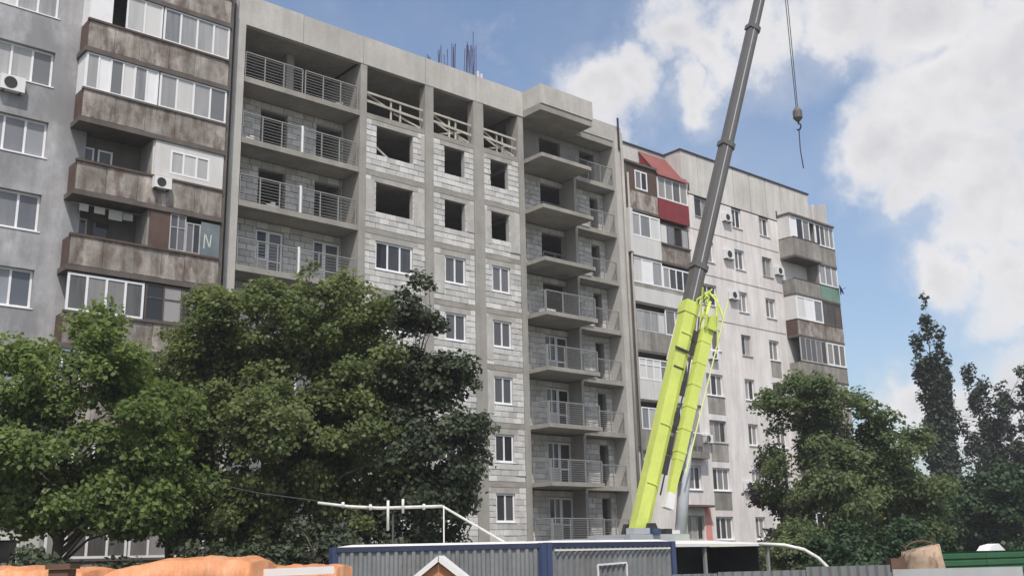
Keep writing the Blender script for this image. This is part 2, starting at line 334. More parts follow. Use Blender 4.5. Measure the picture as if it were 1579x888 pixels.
# ================================================================== the unfinished concrete block
def fl(n): return 3.0*n
def make_new_block():
    T = thing('unfinished_apartment_block', (32, D+6, 0), 'unfinished nine-storey grey concrete and block building between two older blocks', 'building')
    YB = D+12.5
    cols = [(19.1, 19.6), (25.92, 26.3), (29.92, 30.45), (33.17, 33.86), (36.4, 36.8), (44.2, 44.95)]
    # floor slabs: one per storey, stepping back at the balcony bays
    for n in range(1, 10):
        z1 = fl(n) - (0.05 if n < 9 else 0.1); z0 = z1-0.27
        b = MB(); b.box(19.62, 25.9, D-0.02, YB, z0, z1); b.box(26.32, 36.38, D-0.012, YB, z0, z1)
        if n < 9: b.box(40.72, 44.18, D-0.02, YB, z0, z1)
        b.build('floor_slab', slab_c, T)
        if n < 9:
            b = MB().box(36.82, 40.7, 39.55, YB, z0+0.04, z1-0.01); b.build('balcony_slab', slab_c, T)
    b = MB().box(36.82, 40.9, 39.55, YB, 26.5, 26.88); b.box(40.92, 44.18, D-0.02, YB, 26.52, 26.9); b.build('roof_slab', slab_c, T)
    # columns and cross walls
    for i, (x0, x1) in enumerate(cols):
        top = 26.5 if i < 5 else 27.6
        b = MB()
        if i == 0: b.box(x0, x1, D-0.1, YB, 0, top)
        elif i == 5: b.box(x0, x1, D-0.16, YB, 0, top)
        elif i == 1: b.box(x0, x1, D-0.04, YB, 0, top)
        elif i == 4: b.box(x0, x1, D-0.02, D+0.6, 0, top)
        else: b.box(x0, x1, D-0.045, D+0.5, 0, top)
        b.build('column' if i in (2, 3) else 'cross_wall', pale_c if i in (0, 5) else column_m, T)
    for x in (22.6,): MB().box(x, x+0.4, D+1.5, D+1.9, fl(8), 26.6).build('column', column_m, T)
    # roof upstand panels
    par = [(19.05, 22.6, 0), (22.62, 26.05, 0.02), (26.08, 29.9, 0), (29.93, 33.35, 0.0), (33.38, 36.8, 0.0)]
    for x0, x1, dz in par: MB().box(x0, x1, D-0.06, D+0.22, 26.52, 28.05-dz).build('parapet_panel', pale_c, T)
    MB().box(36.82, 40.95, 39.5, 39.7, 26.89, 28.05).build('parapet_panel', pale_c, T)
    MB().box(36.82, 37.0, 39.71, D+0.2, 26.89, 28.05).build('parapet_panel', pale_c, T)
    MB().box(40.75, 40.94, 39.71, D+0.2, 26.89, 28.0).build('parapet_panel', pale_c, T)
    MB().box(40.96, 44.95, D-0.06, D+0.2, 26.91, 27.98).build('parapet_panel', pale_c, T)
    MB().box(44.5, 44.62, D-0.24, D-0.17, 26.4, 28.5).build('vent_pipe', dark_m, T)
    MB().box(19.0, 19.09, D-0.25, D-0.1, 3, 27.9).build('joint_strip', concrete, T)
    MB().tube([(44.72, D-0.28, 0.2), (44.72, D-0.28, 26.6)], 0.09, 10).build('downpipe', pvc if False else column_m, T, True)
    MB().box(19.1, 44.95, YB-0.25, YB, 0, 26.5).build('rear_wall', concrete_d, T)
    MB().box(26.3, 44.2, D+5.0, D+5.2, 0, 26.6).build('shade_backing', interior_m, T)  # dark backing added behind the bays to keep the openings dark
    MB().box(19.6, 25.92, D+6.0, D+6.2, 0, 26.6).build('shade_backing', interior_m, T)  # same added backing behind the loggias
    MB().box(19.1, 44.95, D+0.4, YB, 26.95, 27.05).build('roof_deck', roofing_m, T)
    # ---- block walling
    ub = []
    for k in range(5):
        r = random.Random(k); c = 0.03+0.02*r.random(); j = lambda: (r.random()-0.5)*0.025
        v = [(-.5,1,-.5),(.5,1,-.5),(.5,1,.5),(-.5,1,.5),(-.5,.25,-.5),(.5,.25,-.5),(.5,.25,.5),(-.5,.25,.5),
             (-.5+c*.5+j()*.3,j(),-.5+c+j()),(.5-c*.5+j()*.3,j(),-.5+c+j()),(.5-c*.5+j()*.3,j(),.5-c+j()),(-.5+c*.5+j()*.3,j(),.5-c+j())]
        me = bpy.data.meshes.new('block'); me.from_pydata(v, [], [(0,1,5,4),(1,2,6,5),(2,3,7,6),(3,0,4,7),(4,5,9,8),(5,6,10,9),(6,7,11,10),(7,4,8,11),(8,9,10,11),(3,2,1,0)])
        me.materials.append(block_m); ub.append(me)
    budget = [296]
    def blocks(wall, x0, x1, z0, z1, y, holes, single, seed):
        r = random.Random(seed); H = 0.30; nz = max(1, round((z1-z0)/H)); hh = (z1-z0)/nz; stuff = MB()
        for k in range(nz):
            za, zb = z0+k*hh, z0+(k+1)*hh; zc = (za+zb)/2
            cuts = sorted([(h[0], h[1]) for h in holes if h[2]-0.08 < zc < h[3]+0.08]); segs = []; a = x0
            for c0, c1 in cuts:
                if c0 > a: segs.append((a, c0))
                a = max(a, c1)
            if a < x1: segs.append((a, x1))
            for sa, sb in segs:
                x = sa; first = True
                while x < sb-0.02:
                    w = 0.6*(0.5 if (first and k % 2) else 1)*(0.86+0.22*r.random()); first = False
                    e = min(x+w, sb)
                    if sb-e < 0.16: e = sb
                    g = 0.007+0.006*r.random(); pr = 0.006+0.022*r.random()**2
                    if r.random() < 0.015: pr = -0.02
                    cx, w2, h2 = (x+e)/2, (e-x)-2*g, hh-2*g-0.004*r.random()
                    if w2 > 0.03:
                        if single and budget[0] > 0:
                            budget[0] -= 1
                            o = bpy.data.objects.new('block', r.choice(ub)); link(o, wall, (cx, y-pr, zc)); o.scale = (w2, 0.055+pr, h2); o.rotation_euler = (0, (r.random()-.5)*0.012, 0)
                        else:
                            c = 0.012; a0, a1, b0, b1 = cx-w2/2, cx+w2/2, zc-h2/2, zc+h2/2; yb = y+0.05; ym = y-pr+0.012; yf = y-pr
                            stuff.add([(a0,yb,b0),(a1,yb,b0),(a1,yb,b1),(a0,yb,b1),(a0,ym,b0),(a1,ym,b0),(a1,ym,b1),(a0,ym,b1),(a0+c,yf,b0+c),(a1-c,yf,b0+c),(a1-c,yf,b1-c),(a0+c,yf,b1-c)],
                                      [(0,1,5,4),(1,2,6,5),(2,3,7,6),(3,0,4,7),(4,5,9,8),(5,6,10,9),(6,7,11,10),(7,4,8,11),(8,9,10,11)])
                    x = e
        if stuff.f: tag(stuff.build('blockwork', block_m, wall), kind='stuff')
    bays = [(26.31, 29.91, 26.94, 29.17), (30.46, 33.16, 31.2, 32.55), (33.87, 36.39, 34.36, 35.63)]
    order = [(b, n) for n in (7, 6, 5) for b in (0, 1, 2)] + [(1, 4), (2, 4), (2, 3), (2, 2), (2, 1), (0, 4), (1, 3), (1, 2), (1, 1), (0, 3), (0, 2), (0, 1), (0, 0), (1, 0), (2, 0)]
    for bi, n in order:
        x0, x1, w0, w1 = bays[bi]; zf = fl(n); zt = fl(n+1)-0.33
        if n >= 6: h = (w0, w1, zf+0.8, zf+2.41)
        else: h = (w0, w1, zf+0.93, zf+2.37)
        wl = pierced(MB(), x0, x1, zf-0.04, zt, D+0.045, D+0.30, [h]).build('block_wall', mortar_m, T)
        lint = (max(x0, h[0]-0.3), min(x1, h[1]+0.3), h[3], zt)
        if h[3] < zt-0.06: MB().box(lint[0], lint[1], D+0.0, D+0.043, h[3]+0.0, zt-0.005).build('lintel', concrete, wl)
        blocks(wl, x0, x1, zf-0.045, zt, D+0.0, [h, (lint[0], lint[1], lint[2], lint[3]+1)], True, bi*31+n)
        if (bi, n) in ((0, 6), (2, 6), (1, 5), (0, 7), (1, 6), (2, 4), (2, 3)):
            a = {(0,6):[(h[1]+.06,x1-.02,zf+.55,zt-.3),(x0+.02,h[0]-.1,zf+.75,zt-.2)],(2,6):[(h[1]+.05,x1-.02,zf+.3,zt-.1),(x0+.02,h[0]-.08,zf+.5,zt-.3)],(1,5):[(x0+.02,h[0]-.07,zf+.3,zt-.4)],(0,7):[(h[1]+.5,x1-.02,zf+1.2,zt-.1)],(1,6):[(h[1]+.08,x1-.02,zf+.9,zt-.2)],(2,4):[(x0+.02,h[0]-.05,zf+.2,zt-.2)],(2,3):[(x0+.02,h[0]-.05,zf+.4,zt-.1)]}[(bi, n)]
            for q0, q1, q2, q3 in a: MB().box(q0, q1, D-.032, D+.02, q2, q3).build('plaster_patch', mat('smeared_mortar', (.43,.415,.39), .95, .12, 1.5, .12, .15, bump=.5, stain=(2.2, .5, .65, .6, (.54,.525,.5))), T)
        if n <= 5: window(T, h[0]+0.01, h[1]-0.01, h[2]+0.01, h[3]-0.01, D+0.07, 3 if bi == 0 else 2, pvc, glass_new, 0.09, sill=0.1)
        elif bi == 0 and n == 7:
            MB().bar((w0+0.05, D+0.2, zf+1.35), (w0+1.0, D+0.25, zf+0.82), 0.06, 0.1).build('timber_brace', timber_m, T)
    # ---- top storey guard rails of rough timber
    for i, (x0, x1, *_) in enumerate(bays):
        b = MB(); z = fl(8); y = D+0.12; w = x1-x0
        b.bar((x0+.05, y, z+1.12), (x1-.05, y, z+1.06), 0.05, 0.11); b.bar((x0+.05, y, z+0.66), (x1-.05, y, z+0.50), 0.05, 0.13)
        b.bar((x0+w*.44, y+.06, z), (x0+w*.44, y+.06, z+1.2), 0.09, 0.06); b.bar((x0+w*.6, y+.06, z), (x0+w*.6, y+.06, z+1.16), 0.09, 0.06)
        b.bar((x0+.1, y+.12, z+1.1), (x0+w*.42, y+.12, z+0.62), 0.05, 0.1); b.bar((x0+w*.5, y+.12, z+0.45), (x1-.1, y+.12, z+0.08), 0.05, 0.1)
        if i: b.bar((x0+w*.25, y+.5, z+0.2), (x1-.3, y+.4, z+0.75), 0.06, 0.1); b.bar((x0+w*.3, y+.6, z+0.9), (x1-.2, y+.5, z+0.25), 0.06, 0.1)
        b.build('guard_rail', timber_m, T)
    # ---- left loggias
    for n in range(0, 9):
        z = fl(n); zt = fl(n+1)-0.34
        if n < 8:
            hs = [(21.33, 22.75, z+0.0, z+2.3), (24.36, 25.85, z+0.0, z+2.3)]
            wl = pierced(MB(), 19.61, 25.91, z-0.04, zt, D+1.545, D+1.8, hs).build('block_wall', mortar_m, T)
            blocks(wl, 19.61, 25.91, z-0.045, zt, D+1.5, hs, False, 400+n)
            if n <= 5:
                for hx in hs:
                    xm = hx[0]+0.62
                    window(T, hx[0]+.01, xm, z+0.85, z+2.28, D+1.57, 1, pvc, glass_new, 0.08)
                    MB().box(hx[0]+.01, xm, D+1.6, D+1.75, z-0.03, z+0.84).build('block_apron', block_m, T)
                    window(T, xm+0.005, hx[1]-.01, z-0.03, z+2.28, D+1.57, 1, pvc, glass_new, 0.1, 'balcony_door', transom=z+0.85)
            MB().box(22.73, 22.83, D+0.03, D+0.1, z-.03, z+1.3).build('white_post', pvc, T)
        if n: railing(T, (19.72, D+0.06, z-0.05), (22.7, D+0.06, z-0.05), 1.25); railing(T, (22.86, D+0.06, z-0.05), (25.8, D+0.06, z-0.05), 1.25)
    for x, n in ((25.1, 8), (21.6, 6), (20.4, 7)):
        b = MB(); 
        for i in range(3): b.box(x-.35+i*.22, x-.15+i*.22, D+.35+0.02*i, D+.75, fl(n)-.05, fl(n)+.18+.12*(i % 2))
        b.build('block_stack', block_m, T)
    # ---- right balconies and loggias
    for n in range(0, 9):
        z = fl(n); zt = fl(n+1)-0.34; yb = D+1.0
        if n < 8:
            hs = [(38.95, 40.75, z+0.0, z+2.32), (43.0, 43.7, z+0.0, z+2.3)]
            wl = pierced(MB(), 36.6, 44.19, z-0.04, zt, yb+0.045, yb+0.3, hs).build('block_wall', mortar_m, T)
            blocks(wl, 36.6, 44.19, z-0.045, zt, yb, hs, False, 600+n)
            MB().box(40.71, 40.9, D-0.005, yb-0.03, z-0.05, zt-0.0).build('balcony_divider', column_m, T)
            if n <= 4:
                xm = 39.85
                window(T, 38.96, xm, z+0.85, z+2.3, yb+.07, 2, pvc, glass_new, 0.08)
                MB().box(38.96, xm, yb+0.06, yb+0.2, z-0.03, z+0.84).build('block_apron', block_m, T)
                window(T, xm+.01, 40.74, z-0.03, z+2.3, yb+.07, 1, pvc, glass_new, 0.11, 'balcony_door', transom=z+0.85)
        if n == 8: pierced(MB(), 36.6, 44.19, z-.04, 26.48, yb+.045, yb+.25, [(39.0, 40.7, z, z+2.2), (42.3, 43.6, z, z+2.2)]).build('rear_wall', concrete_d, T)
        if 1 <= n <= 5:
            zz = z-0.06
            railing(T, (36.9, 39.66, zz), (40.62, 39.66, zz), 1.15, 9, 1.2); railing(T, (36.9, 39.75, zz), (36.9, D-0.1, zz), 1.15, 9, 1.2); railing(T, (40.62, 39.75, zz), (40.62, D-0.1, zz), 1.15, 9, 1.2)
        elif n in (6, 7): railing(T, (38.95, yb-0.1, z-0.06), (40.75, yb-0.1, z-0.06), 1.2, 9, 0.95)
        if n: railing(T, (40.98, D+0.06, z-0.05), (44.1, D+0.06, z-0.05), 1.15, 9, 1.1)
    MB().box(37.5, 38.3, 40.4, 40.9, fl(5)-.05, fl(5)+.32).build('block_stack', block_m, T)
    # ---- starter bars on the roof
    r = random.Random(4)
    for x, k, h in ((31.2, 5, 1.0), (32.2, 6, 1.7), (33.0, 6, 2.2), (33.9, 7, 2.9), (34.35, 6, 3.1)):
        b = MB()
        for i in range(k):
            px = x+(r.random()-.5)*.6; py = D+1.0+r.random()*0.7
            b.tube([(px, py, 26.95), (px+(r.random()-.5)*.05, py, 28.2), (px+(r.random()-.5)*.22, py, 28.2+h*(.7+.4*r.random()))], 0.022, 5)
        b.build('starter_bars', rebar_m, T)
    MB().box(33.95, 34.05, D+.5, D+.6, 27.05, 28.75).box(34.2, 34.3, D+.5, D+.6, 27.05, 28.65).build('roof_post', whitemetal, T)
    return T
make_new_block()

# ================================================================== the grey old block on the left
def make_left_block():
    T = thing('grey_panel_block', (8, D+6, 0), 'old grey rendered apartment block with rusty brown loggia panels and mixed glazing', 'building')
    YB = D+12
    rows = [24.0-3.05*k for k in range(8)]          # window sills
    holes = []
    for k, z in enumerate(rows):
        holes.append((9.02, 11.4, z, z+1.52)); holes.append((3.2, 5.6, z, z+1.52)); holes.append((-2.6, -0.2, z, z+1.52))
    pierced(MB(), -6, 12.9, 0, 28.6, D, D+0.35, holes).build('wall', plaster_g, T)
    for k, h in enumerate(holes):
        window(T, h[0]+.01, h[1]-.01, h[2]+.01, h[3]-.01, D+0.17, 3, pvc, glass_cur if k < 6 else glass_blue, 0.085, sill=0.2)
    # loggia block: fronts one metre forward of the wall
    Y = D-1.0; X0, XM, X1 = 12.32, 15.36, 18.42
    lev = [23.88-3.06*k for k in range(-1, 8)]     # tops of the railing panels
    MB().box(X0+0.05, X1+0.55, D+0.36, D+0.6, 0, 28.6).build('loggia_rear_wall', mat('shaded_loggia_wall', (.125,.115,.10), .92, .2, 1.0, .2), T)  # wall tone lowered, painting in the shade of the open loggias
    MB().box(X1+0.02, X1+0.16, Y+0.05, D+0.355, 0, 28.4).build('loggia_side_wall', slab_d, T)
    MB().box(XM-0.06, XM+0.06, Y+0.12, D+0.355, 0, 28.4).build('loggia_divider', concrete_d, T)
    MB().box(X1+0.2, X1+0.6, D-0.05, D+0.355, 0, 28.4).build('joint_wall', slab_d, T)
    MB().box(-6, 19.0, YB-.3, YB, 0, 28.3).build('rear_wall', plaster_g, T)
    MB().box(-6.1, 19.05, D-0.1, YB+.05, 28.62, 28.8).build('roof', roofing_m, T)
    for i, zt in enumerate(lev):
        k = i-1; zb = zt-1.2; zs = zb-0.22
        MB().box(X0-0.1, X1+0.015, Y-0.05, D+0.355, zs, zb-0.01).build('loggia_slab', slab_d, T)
        # side panel (facing left) and front panels one by one, uneven
        MB().box(X0, X0+0.06, Y+0.075, D-0.005, zb, zt).build('railing_panel', brown_m, T)
        x = X0+0.0; r = random.Random(50+i); left = True
        while x < X1-0.1:
            w = min(0.98+0.3*r.random(), X1-x); 
            if X1-x-w < 0.35: w = X1-x
            o = (r.random()-.5)*0.03
            MB().box(x+.008, x+w-.008, Y+o, Y+0.07+o, zb+(r.random()*0.03), zt-(r.random()*0.05)).build('railing_panel', panel_b, T); x += w
        MB().box(X0-0.06, X1, Y-0.06, Y+0.1, zt-.03, zt+0.06).build('handrail', brown_m if k in (0, 2, 3, -1) else slab_d, T)
        # glazing between this panel and the slab above
        g0, g1 = zt+0.065, zs+3.06-0.01; yg = Y+0.015; L = (X0+0.02, XM-0.03); Rr = (XM+0.03, X1-0.01)
        if k == -1 or k == 0:
            if k == 0:
                MB().box(L[0], 13.22, yg, yg+.06, g0, g1).build('white_infill', pvc, T)
                window(T, 13.79, L[1], g0, g1, yg, 2, pvc, glass_cur, 0.07)
            else: window(T, *L, g0, g1, yg, 4, pvc, glass_cur, 0.07)
            window(T, *Rr, g0, g1, yg, 4, pvc, glass_cur, 0.08)
            MB().box(X0, X0+.05, yg+.07, D-.01, g0, g1).build('side_glazing', pvc, T)
        elif k == 1:
            window(T, *L, g0, g1, yg, 6, pvc, glass_cur, 0.07, solid=(1, 5)); window(T, *Rr, g0, g1, yg, 4, pvc, glass_cur, 0.08)
            MB().box(X0, X0+.05, yg+.07, D-.01, g0, g1).build('side_glazing', pvc, T)
        elif k == 2:
            window(T, 12.7, 13.35, g0-.2, g1-.5, D+0.3, 1, pvc, glass_new, 0.07); window(T, 13.5, 14.1, g0-1.0, g1-.5, D+0.3, 1, pvc, glass_new, 0.07, 'balcony_door')
            pierced(MB(), Rr[0], Rr[1], g0-.02, g1, yg, yg+0.06, [(16.05, 17.78, g0+0.22, g1-0.3)]).build('white_infill', panel_w, T)
            window(T, 16.05, 17.78, g0+.22, g1-.3, yg-0.01, 3, pvc, glass_cur, 0.08)
            MB().box(XM-.03, XM+.03, yg+.07, D-.01, g0, g1).build('side_infill', panel_w, T)
        elif k == 3:
            window(T, 12.7, 13.3, g0-.2, g1-.5, D+0.3, 1, woodframe, glass_new, 0.07); window(T, 13.5, 14.2, g0-1.0, g1-.5, D+0.3, 1, darkframe, glass_new, 0.07, 'balcony_door')
            MB().box(XM-.0, 16.2, yg, yg+.05, g0, g1).build('board_infill', brown_m, T)
            window(T, 16.21, 16.9, g0, g1, yg, 2, woodframe, glass_new, 0.05, transom=g0+1.0); window(T, 16.91, 17.55, g0, g1-.25, yg, 2, woodframe, glass_new, 0.05)
            MB().box(17.56, Rr[1], yg, yg+.05, g0, g1-.1).build('board_infill', blue_m, T)
            b = MB()     # white brush marks on the blue board
            b.bar((17.72, yg-.006, g0+.3), (17.74, yg-.006, g0+1.0), .012, .05, (1,0,0)); b.bar((17.74, yg-.006, g0+1.0), (17.98, yg-.006, g0+.35), .012, .05, (1,0,0)); b.bar((17.98, yg-.006, g0+.35), (18.02, yg-.006, g0+.95), .012, .05, (1,0,0))
            b.build('painted_mark', laundry_m, T)
            b = MB()
            for q, (lx, lw, lh) in enumerate(((12.7,.35,.3),(13.3,.42,.28),(13.9,.55,.4),(14.5,.4,.3))): b.box(lx, lx+lw, Y+.5+.06*q, Y+.52+.06*q, g1-.15-lh, g1-.15)
            b.box(12.4, 15.2, Y+.6, Y+.61, g1-.15, g1-.135); b.build('washing_line', laundry_m, T)
        elif k == 4:
            window(T, *L, g0, g1-.08, yg, 4, pvc, glass_mix, 0.09)
            window(T, Rr[0], Rr[1], g0, g1-.05, yg, 4, darkframe, glass_mix, 0.06, transom=g0+.95)
        else:
            window(T, *L, g0, g1, yg, 4, pvc, glass_mix, 0.09); window(T, *Rr, g0, g1, yg, 4, pvc if k % 2 else woodframe, glass_mix, 0.08)
    MB().tube([(18.75, D-.2, 0.3), (18.75, D-.2, 28)], 0.08, 8).build('downpipe', column_m, T, True)
    return T
make_left_block()

# ================================================================== the pale old block on the right
def make_right_block():
    T = thing('pale_panel_block', (55, D+6, 0), 'old pale pink panel apartment block with raised attic panels behind the crane', 'building')
    YB = D+12; X1 = 66.6
    sills = [23.62-2.955*k for k in range(8)]      # storeys 8 .. 1
    holes = []
    for k, z in enumerate(sills):
        n = 8-k
        holes += [(51.8 if n not in (5,) else 52.0, 53.5, z, z+1.4, 3 if n < 5 else 2), (55.75, 56.8, z, z+1.4, 2), (58.82, 59.95, z, z+1.4, 2)]
        if n <= 2: holes.append((49.1, 50.7, z, z+1.45, 3))
    pierced(MB(), 44.97, X1, 0, 25.0, D, D+0.35, [h[:4] for h in holes] + [(45.3, 50.9, 8.2, 24.9)]).build('wall', plaster_p, T)
    for i, h in enumerate(holes):
        window(T, h[0]+.01, h[1]-.01, h[2]+.01, h[3]-.01, D+0.13, h[4], pvc if i % 5 else woodframe, glass_mix, 0.085, sill=0.2)
    for z in [z-0.95 for z in sills[:3]]: MB().box(51.1, 60.9, D-0.012, D-0.001, z-.02, z+.04).build('panel_joint', panel_g, T)
    MB().box(44.97, X1, YB-.3, YB, 0, 27.5).build('rear_wall', plaster_p, T)
    MB().box(X1-.3, X1-.001, D+.36, YB-.31, 0, 27.5).build('end_wall', plaster_p, T)
    MB().box(44.97, 45.27, D+.36, YB-.31, 0, 27.6).build('end_wall', plaster_p, T)
    for i in range(0, 8): MB().box(45.3, 66.2, D+.36, YB-.31, sills[i]-.95, sills[i]-.75).build('floor_slab', concrete_d, T)
    # aprons below some windows
    for x0, x1, n in ((51.85, 53.45, 4), (51.85, 53.45, 2), (51.85, 53.45, 3), (58.9, 59.9, 5)):
        z = sills[8-n]; MB().box(x0-.05, x1+.05, D-.018, D-.002, z-1.15, z-.07).build('apron_panel', panel_g, T)
    # attic panels
    xs = [50.6, 52.35, 54.25, 56.15, 58.0, 59.85, 61.65, 63.5, 65.2]
    for a, b in zip(xs, xs[1:]): MB().box(a+.025, b-.025, D-.03, D+.14, 25.08, 27.92).build('attic_panel', attic_m, T)
    MB().box(50.6, 50.75, D+.145, D+1.5, 25.08, 27.9).build('attic_panel', attic_m, T)
    MB().box(50.5, 65.3, D+.02, D+1.5, 25.03, 25.075).box(50.8, 65.2, D+.145, D+.2, 25.08, 27.9).build('attic_backing', roofing_m, T)
    MB().box(50.55, 65.3, D-.1, D+.2, 27.93, 28.03).box(50.55, 50.8, D+.21, D+1.6, 27.92, 28.02).build('coping', roofing_m, T)
    MB().box(44.97, 50.55, D+1.3, D+1.5, 24.9, 27.85).build('attic_wall', attic_m, T); MB().box(44.95, 50.54, D+1.22, D+1.6, 27.86, 27.96).build('coping', roofing_m, T)
    MB().box(50.56, X1, D+1.6, YB, 27.55, 27.7).box(45, 50.5, D+1.61, YB, 27.5, 27.65).build('roof', roofing_m, T)
    for x in (51.2, 60.9): MB().box(x, x+.14, D-.05, D-.031, 25.25, 25.8).build('vent_slot', dark_m, T)
    # stair-end wall at the far corner
    b = MB(); b.hexa([(66.2,D+2.4,25.0),(66.45,D-.6,25.0),(66.6,D-.6,25.0),(66.5,D+2.4,25.0),(66.2,D+2.4,27.35),(66.45,D-.6,27.35),(66.6,D-.6,27.35),(66.5,D+2.4,27.35)]); b.build('roof_end_wall', attic_m, T)
    # ---- left loggias, nearly flush with the wall (X 45.25 .. 50.95)
    Y = D-0.12; A0, AM, A1 = 45.28, 48.05, 50.92
    MB().box(A0, A1, D+1.2, D+1.4, 2, 24.9).build('loggia_rear_wall', plaster_p, T)
    MB().box(A1-.0, A1+.1, Y+.1, D+1.2, 8.2, 24.95).build('loggia_side_wall', plaster_p, T)
    MB().box(A0-.28, A0-.02, Y-.02, D+.35, 8.2, 25.9).build('loggia_side_wall', slab_d, T)
    for i in range(6):
        n = 8-i; zt = 24.02-2.955*i; zb = zt-1.15; zs = zb-.16; g0 = zt+.03; g1 = zs+2.955-.01
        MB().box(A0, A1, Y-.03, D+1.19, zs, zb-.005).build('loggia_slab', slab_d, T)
        if n == 8:
            MB().box(A0, AM-.05, Y, Y+.06, zb, zt).build('railing_panel', panel_b, T); MB().box(AM-.04, A1+.05, Y-.06, Y+.02, zb-.2, zt).build('railing_panel', redpan_m, T)
            pierced(MB(), A0-.05, AM-.05, zt, 25.75, Y, Y+.06, [(45.95, 47.1, zt+.18, 25.45)]).build('boarding', brown_m, T)
            window(T, 45.95, 47.1, zt+.18, 25.45, Y+.0-.01, 2, pvc, glass_mix, .09)
            window(T, AM-.03, A1, zt+.02, 25.5, Y-.05, 4, pvc, glass_mix, .08)
        elif n == 7:
            MB().box(A0, AM, Y-.04, Y+.05, zb-.05, zt).build('railing_panel', panel_w, T); MB().box(AM+.01, A1, Y, Y+.06, zb, zt-.1).build('railing_panel', panel_b, T)
            window(T, A0, AM, g0, g1-.1, Y-.03, 3, pvc, glass_cur, .1); window(T, AM+.05, A1-.05, g0, g1-.3, Y+.03, 4, darkframe, glass_cur, .05, gap=(2,))
            MB().box(AM, A1, Y-.08, Y+.1, zt-.08, zt+.02).build('handrail', darkframe, T)
            MB().box(A0-.32, A0-.03, Y-.3, Y-.03, zb, g1).build('white_infill', panel_w, T)
        elif n == 6:
            MB().box(A0+.05, A1-.4, Y-.04, Y+.05, zb, zt-.25).build('railing_panel', panel_w, T); MB().box(A0, A1-.05, Y, Y+.06, zt-.24, zt).build('railing_panel', panel_g, T)
            window(T, A0, AM, g0, g1, Y, 3, pvc, glass_cur, .09, solid=(1,)); window(T, AM, A1-.3, g0, g1-.2, Y-.02, 4, pvc, glass_mix, .09)
        else:
            xx = A0
            for w in (1.4, 1.5, 1.4, 1.32): MB().box(xx+.01, xx+w-.01, Y, Y+.06, zb, zt).build('railing_panel', panel_g if n != 4 else panel_w, T); xx += w
            window(T, A0+.2, AM, g0, g1-.3, Y+.02, 4, pvc if n != 5 else woodframe, glass_cur, .07, transom=g0+.9 if n == 4 else None); window(T, AM+.05, A1-.1, g0, g1, Y+.02, 3, pvc, glass_mix, .08)
    # red lean-to roof over the top right loggia, with its gable side
    z0, z1 = 25.5, 27.55
    MB().hexa([(AM-.1,Y-.2,z0),(A1+.1,Y-.2,z0),(A1+.1,D+1.25,z1),(AM-.1,D+1.25,z1),(AM-.1,Y-.2,z0+.07),(A1+.1,Y-.2,z0+.07),(A1+.1,D+1.25,z1+.07),(AM-.1,D+1.25,z1+.07)]).build('lean_to_roof', redroof_m, T)
    MB().add([(AM-.06,Y-.1,z0-.02),(AM-.06,D+1.2,z0-.02),(AM-.06,D+1.2,z1-.05),(AM-.01,Y-.1,z0-.02),(AM-.01,D+1.2,z0-.02),(AM-.01,D+1.2,z1-.05)], [(0,1,2)[::-1],(3,4,5),(0,1,4,3),(1,2,5,4),(2,0,3,5)]).build('gable_side', redpan_m, T)
    MB().box(A0-.3, AM-.1, Y-.12, D+1.25, 25.78, 25.92).build('loggia_roof', slab_d, T)
    MB().tube([(45.1, Y-.2, 1), (45.1, Y-.2, 25)], .07, 8).build('downpipe', column_m, T, True)
    # ---- right balconies, one metre forward (X 61 .. 66.6)
    Yr = D-1.0; B0, BM, B1 = 61.0, 64.25, 66.62
    MB().box(B0-.05, B1, Yr-.12, D-.005, 25.3, 25.45).build('balcony_roof', slab_d, T)
    MB().box(BM-.05, BM+.05, Yr+.1, D-.005, 0, 25.28).build('balcony_divider', concrete_d, T)
    MB().box(B1-.12, B1-.002, Yr+.1, D-.005, 0, 25.28).build('balcony_side_wall', plaster_p, T)
    for i in range(8):
        n = 8-i; zt = 23.6-2.955*i; zb = zt-1.05; zs = zb-.15; yf = Yr-(.25 if n == 8 else 0); g0 = zt+.02; g1 = zs+2.955-.02
        if n == 8: zb -= .25; zs -= .25; g1 = 25.28
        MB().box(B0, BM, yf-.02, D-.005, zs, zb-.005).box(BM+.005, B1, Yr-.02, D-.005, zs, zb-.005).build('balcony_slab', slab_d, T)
        MB().box(B0, B0+.06, yf+.07, D-.005, zb, zt).build('railing_panel', panel_g if n in (8, 7, 5) else brown_m, T)
        m1 = {8: panel_g, 7: panel_g, 6: panel_b, 5: panel_g}.get(n, panel_g); m2 = {8: panel_g, 7: green_m, 6: panel_b}.get(n, panel_g)
        MB().box(B0, (B0+BM)/2-.01, yf, yf+.06, zb, zt).build('railing_panel', m1, T); MB().box((B0+BM)/2+.01, BM-.01, yf, yf+.06, zb, zt).build('railing_panel', m1, T)
        MB().box(BM+.01, B1, Yr, Yr+.06, zb, zt).build('railing_panel', m2, T)
        MB().box(B0-.03, BM, yf-.03, yf+.09, zt+.002, zt+.05).box(BM+.01, B1, Yr-.03, Yr+.09, zt+.002, zt+.05).build('handrail', slab_d, T)
        g0 += .05
        if n == 8:
            window(T, B0+.05, BM-.03, g0, g1, Yr-.02, 4, pvc, glass_mix, .1, gap=(3,), solid=(0,)); window(T, BM+.03, B1, g0, g1, Yr+.01, 4, pvc, glass_mix, .09)
            MB().box(B0, B0+.05, Yr+.06, D-.005, g0, g1).build('side_glazing', panel_w, T)
        elif n == 7: window(T, BM+.03, B1, g0, g1, Yr+.01, 3, pvc, glass_cur, .09)
        elif n == 6:
            window(T, B0+.05, BM-.03, g0, g1, Yr, 3, pvc, glass_cur, .12, solid=(1,)); window(T, BM+.03, B1, g0, g1, Yr+.01, 3, darkframe, glass_mix, .1, solid=(2,))
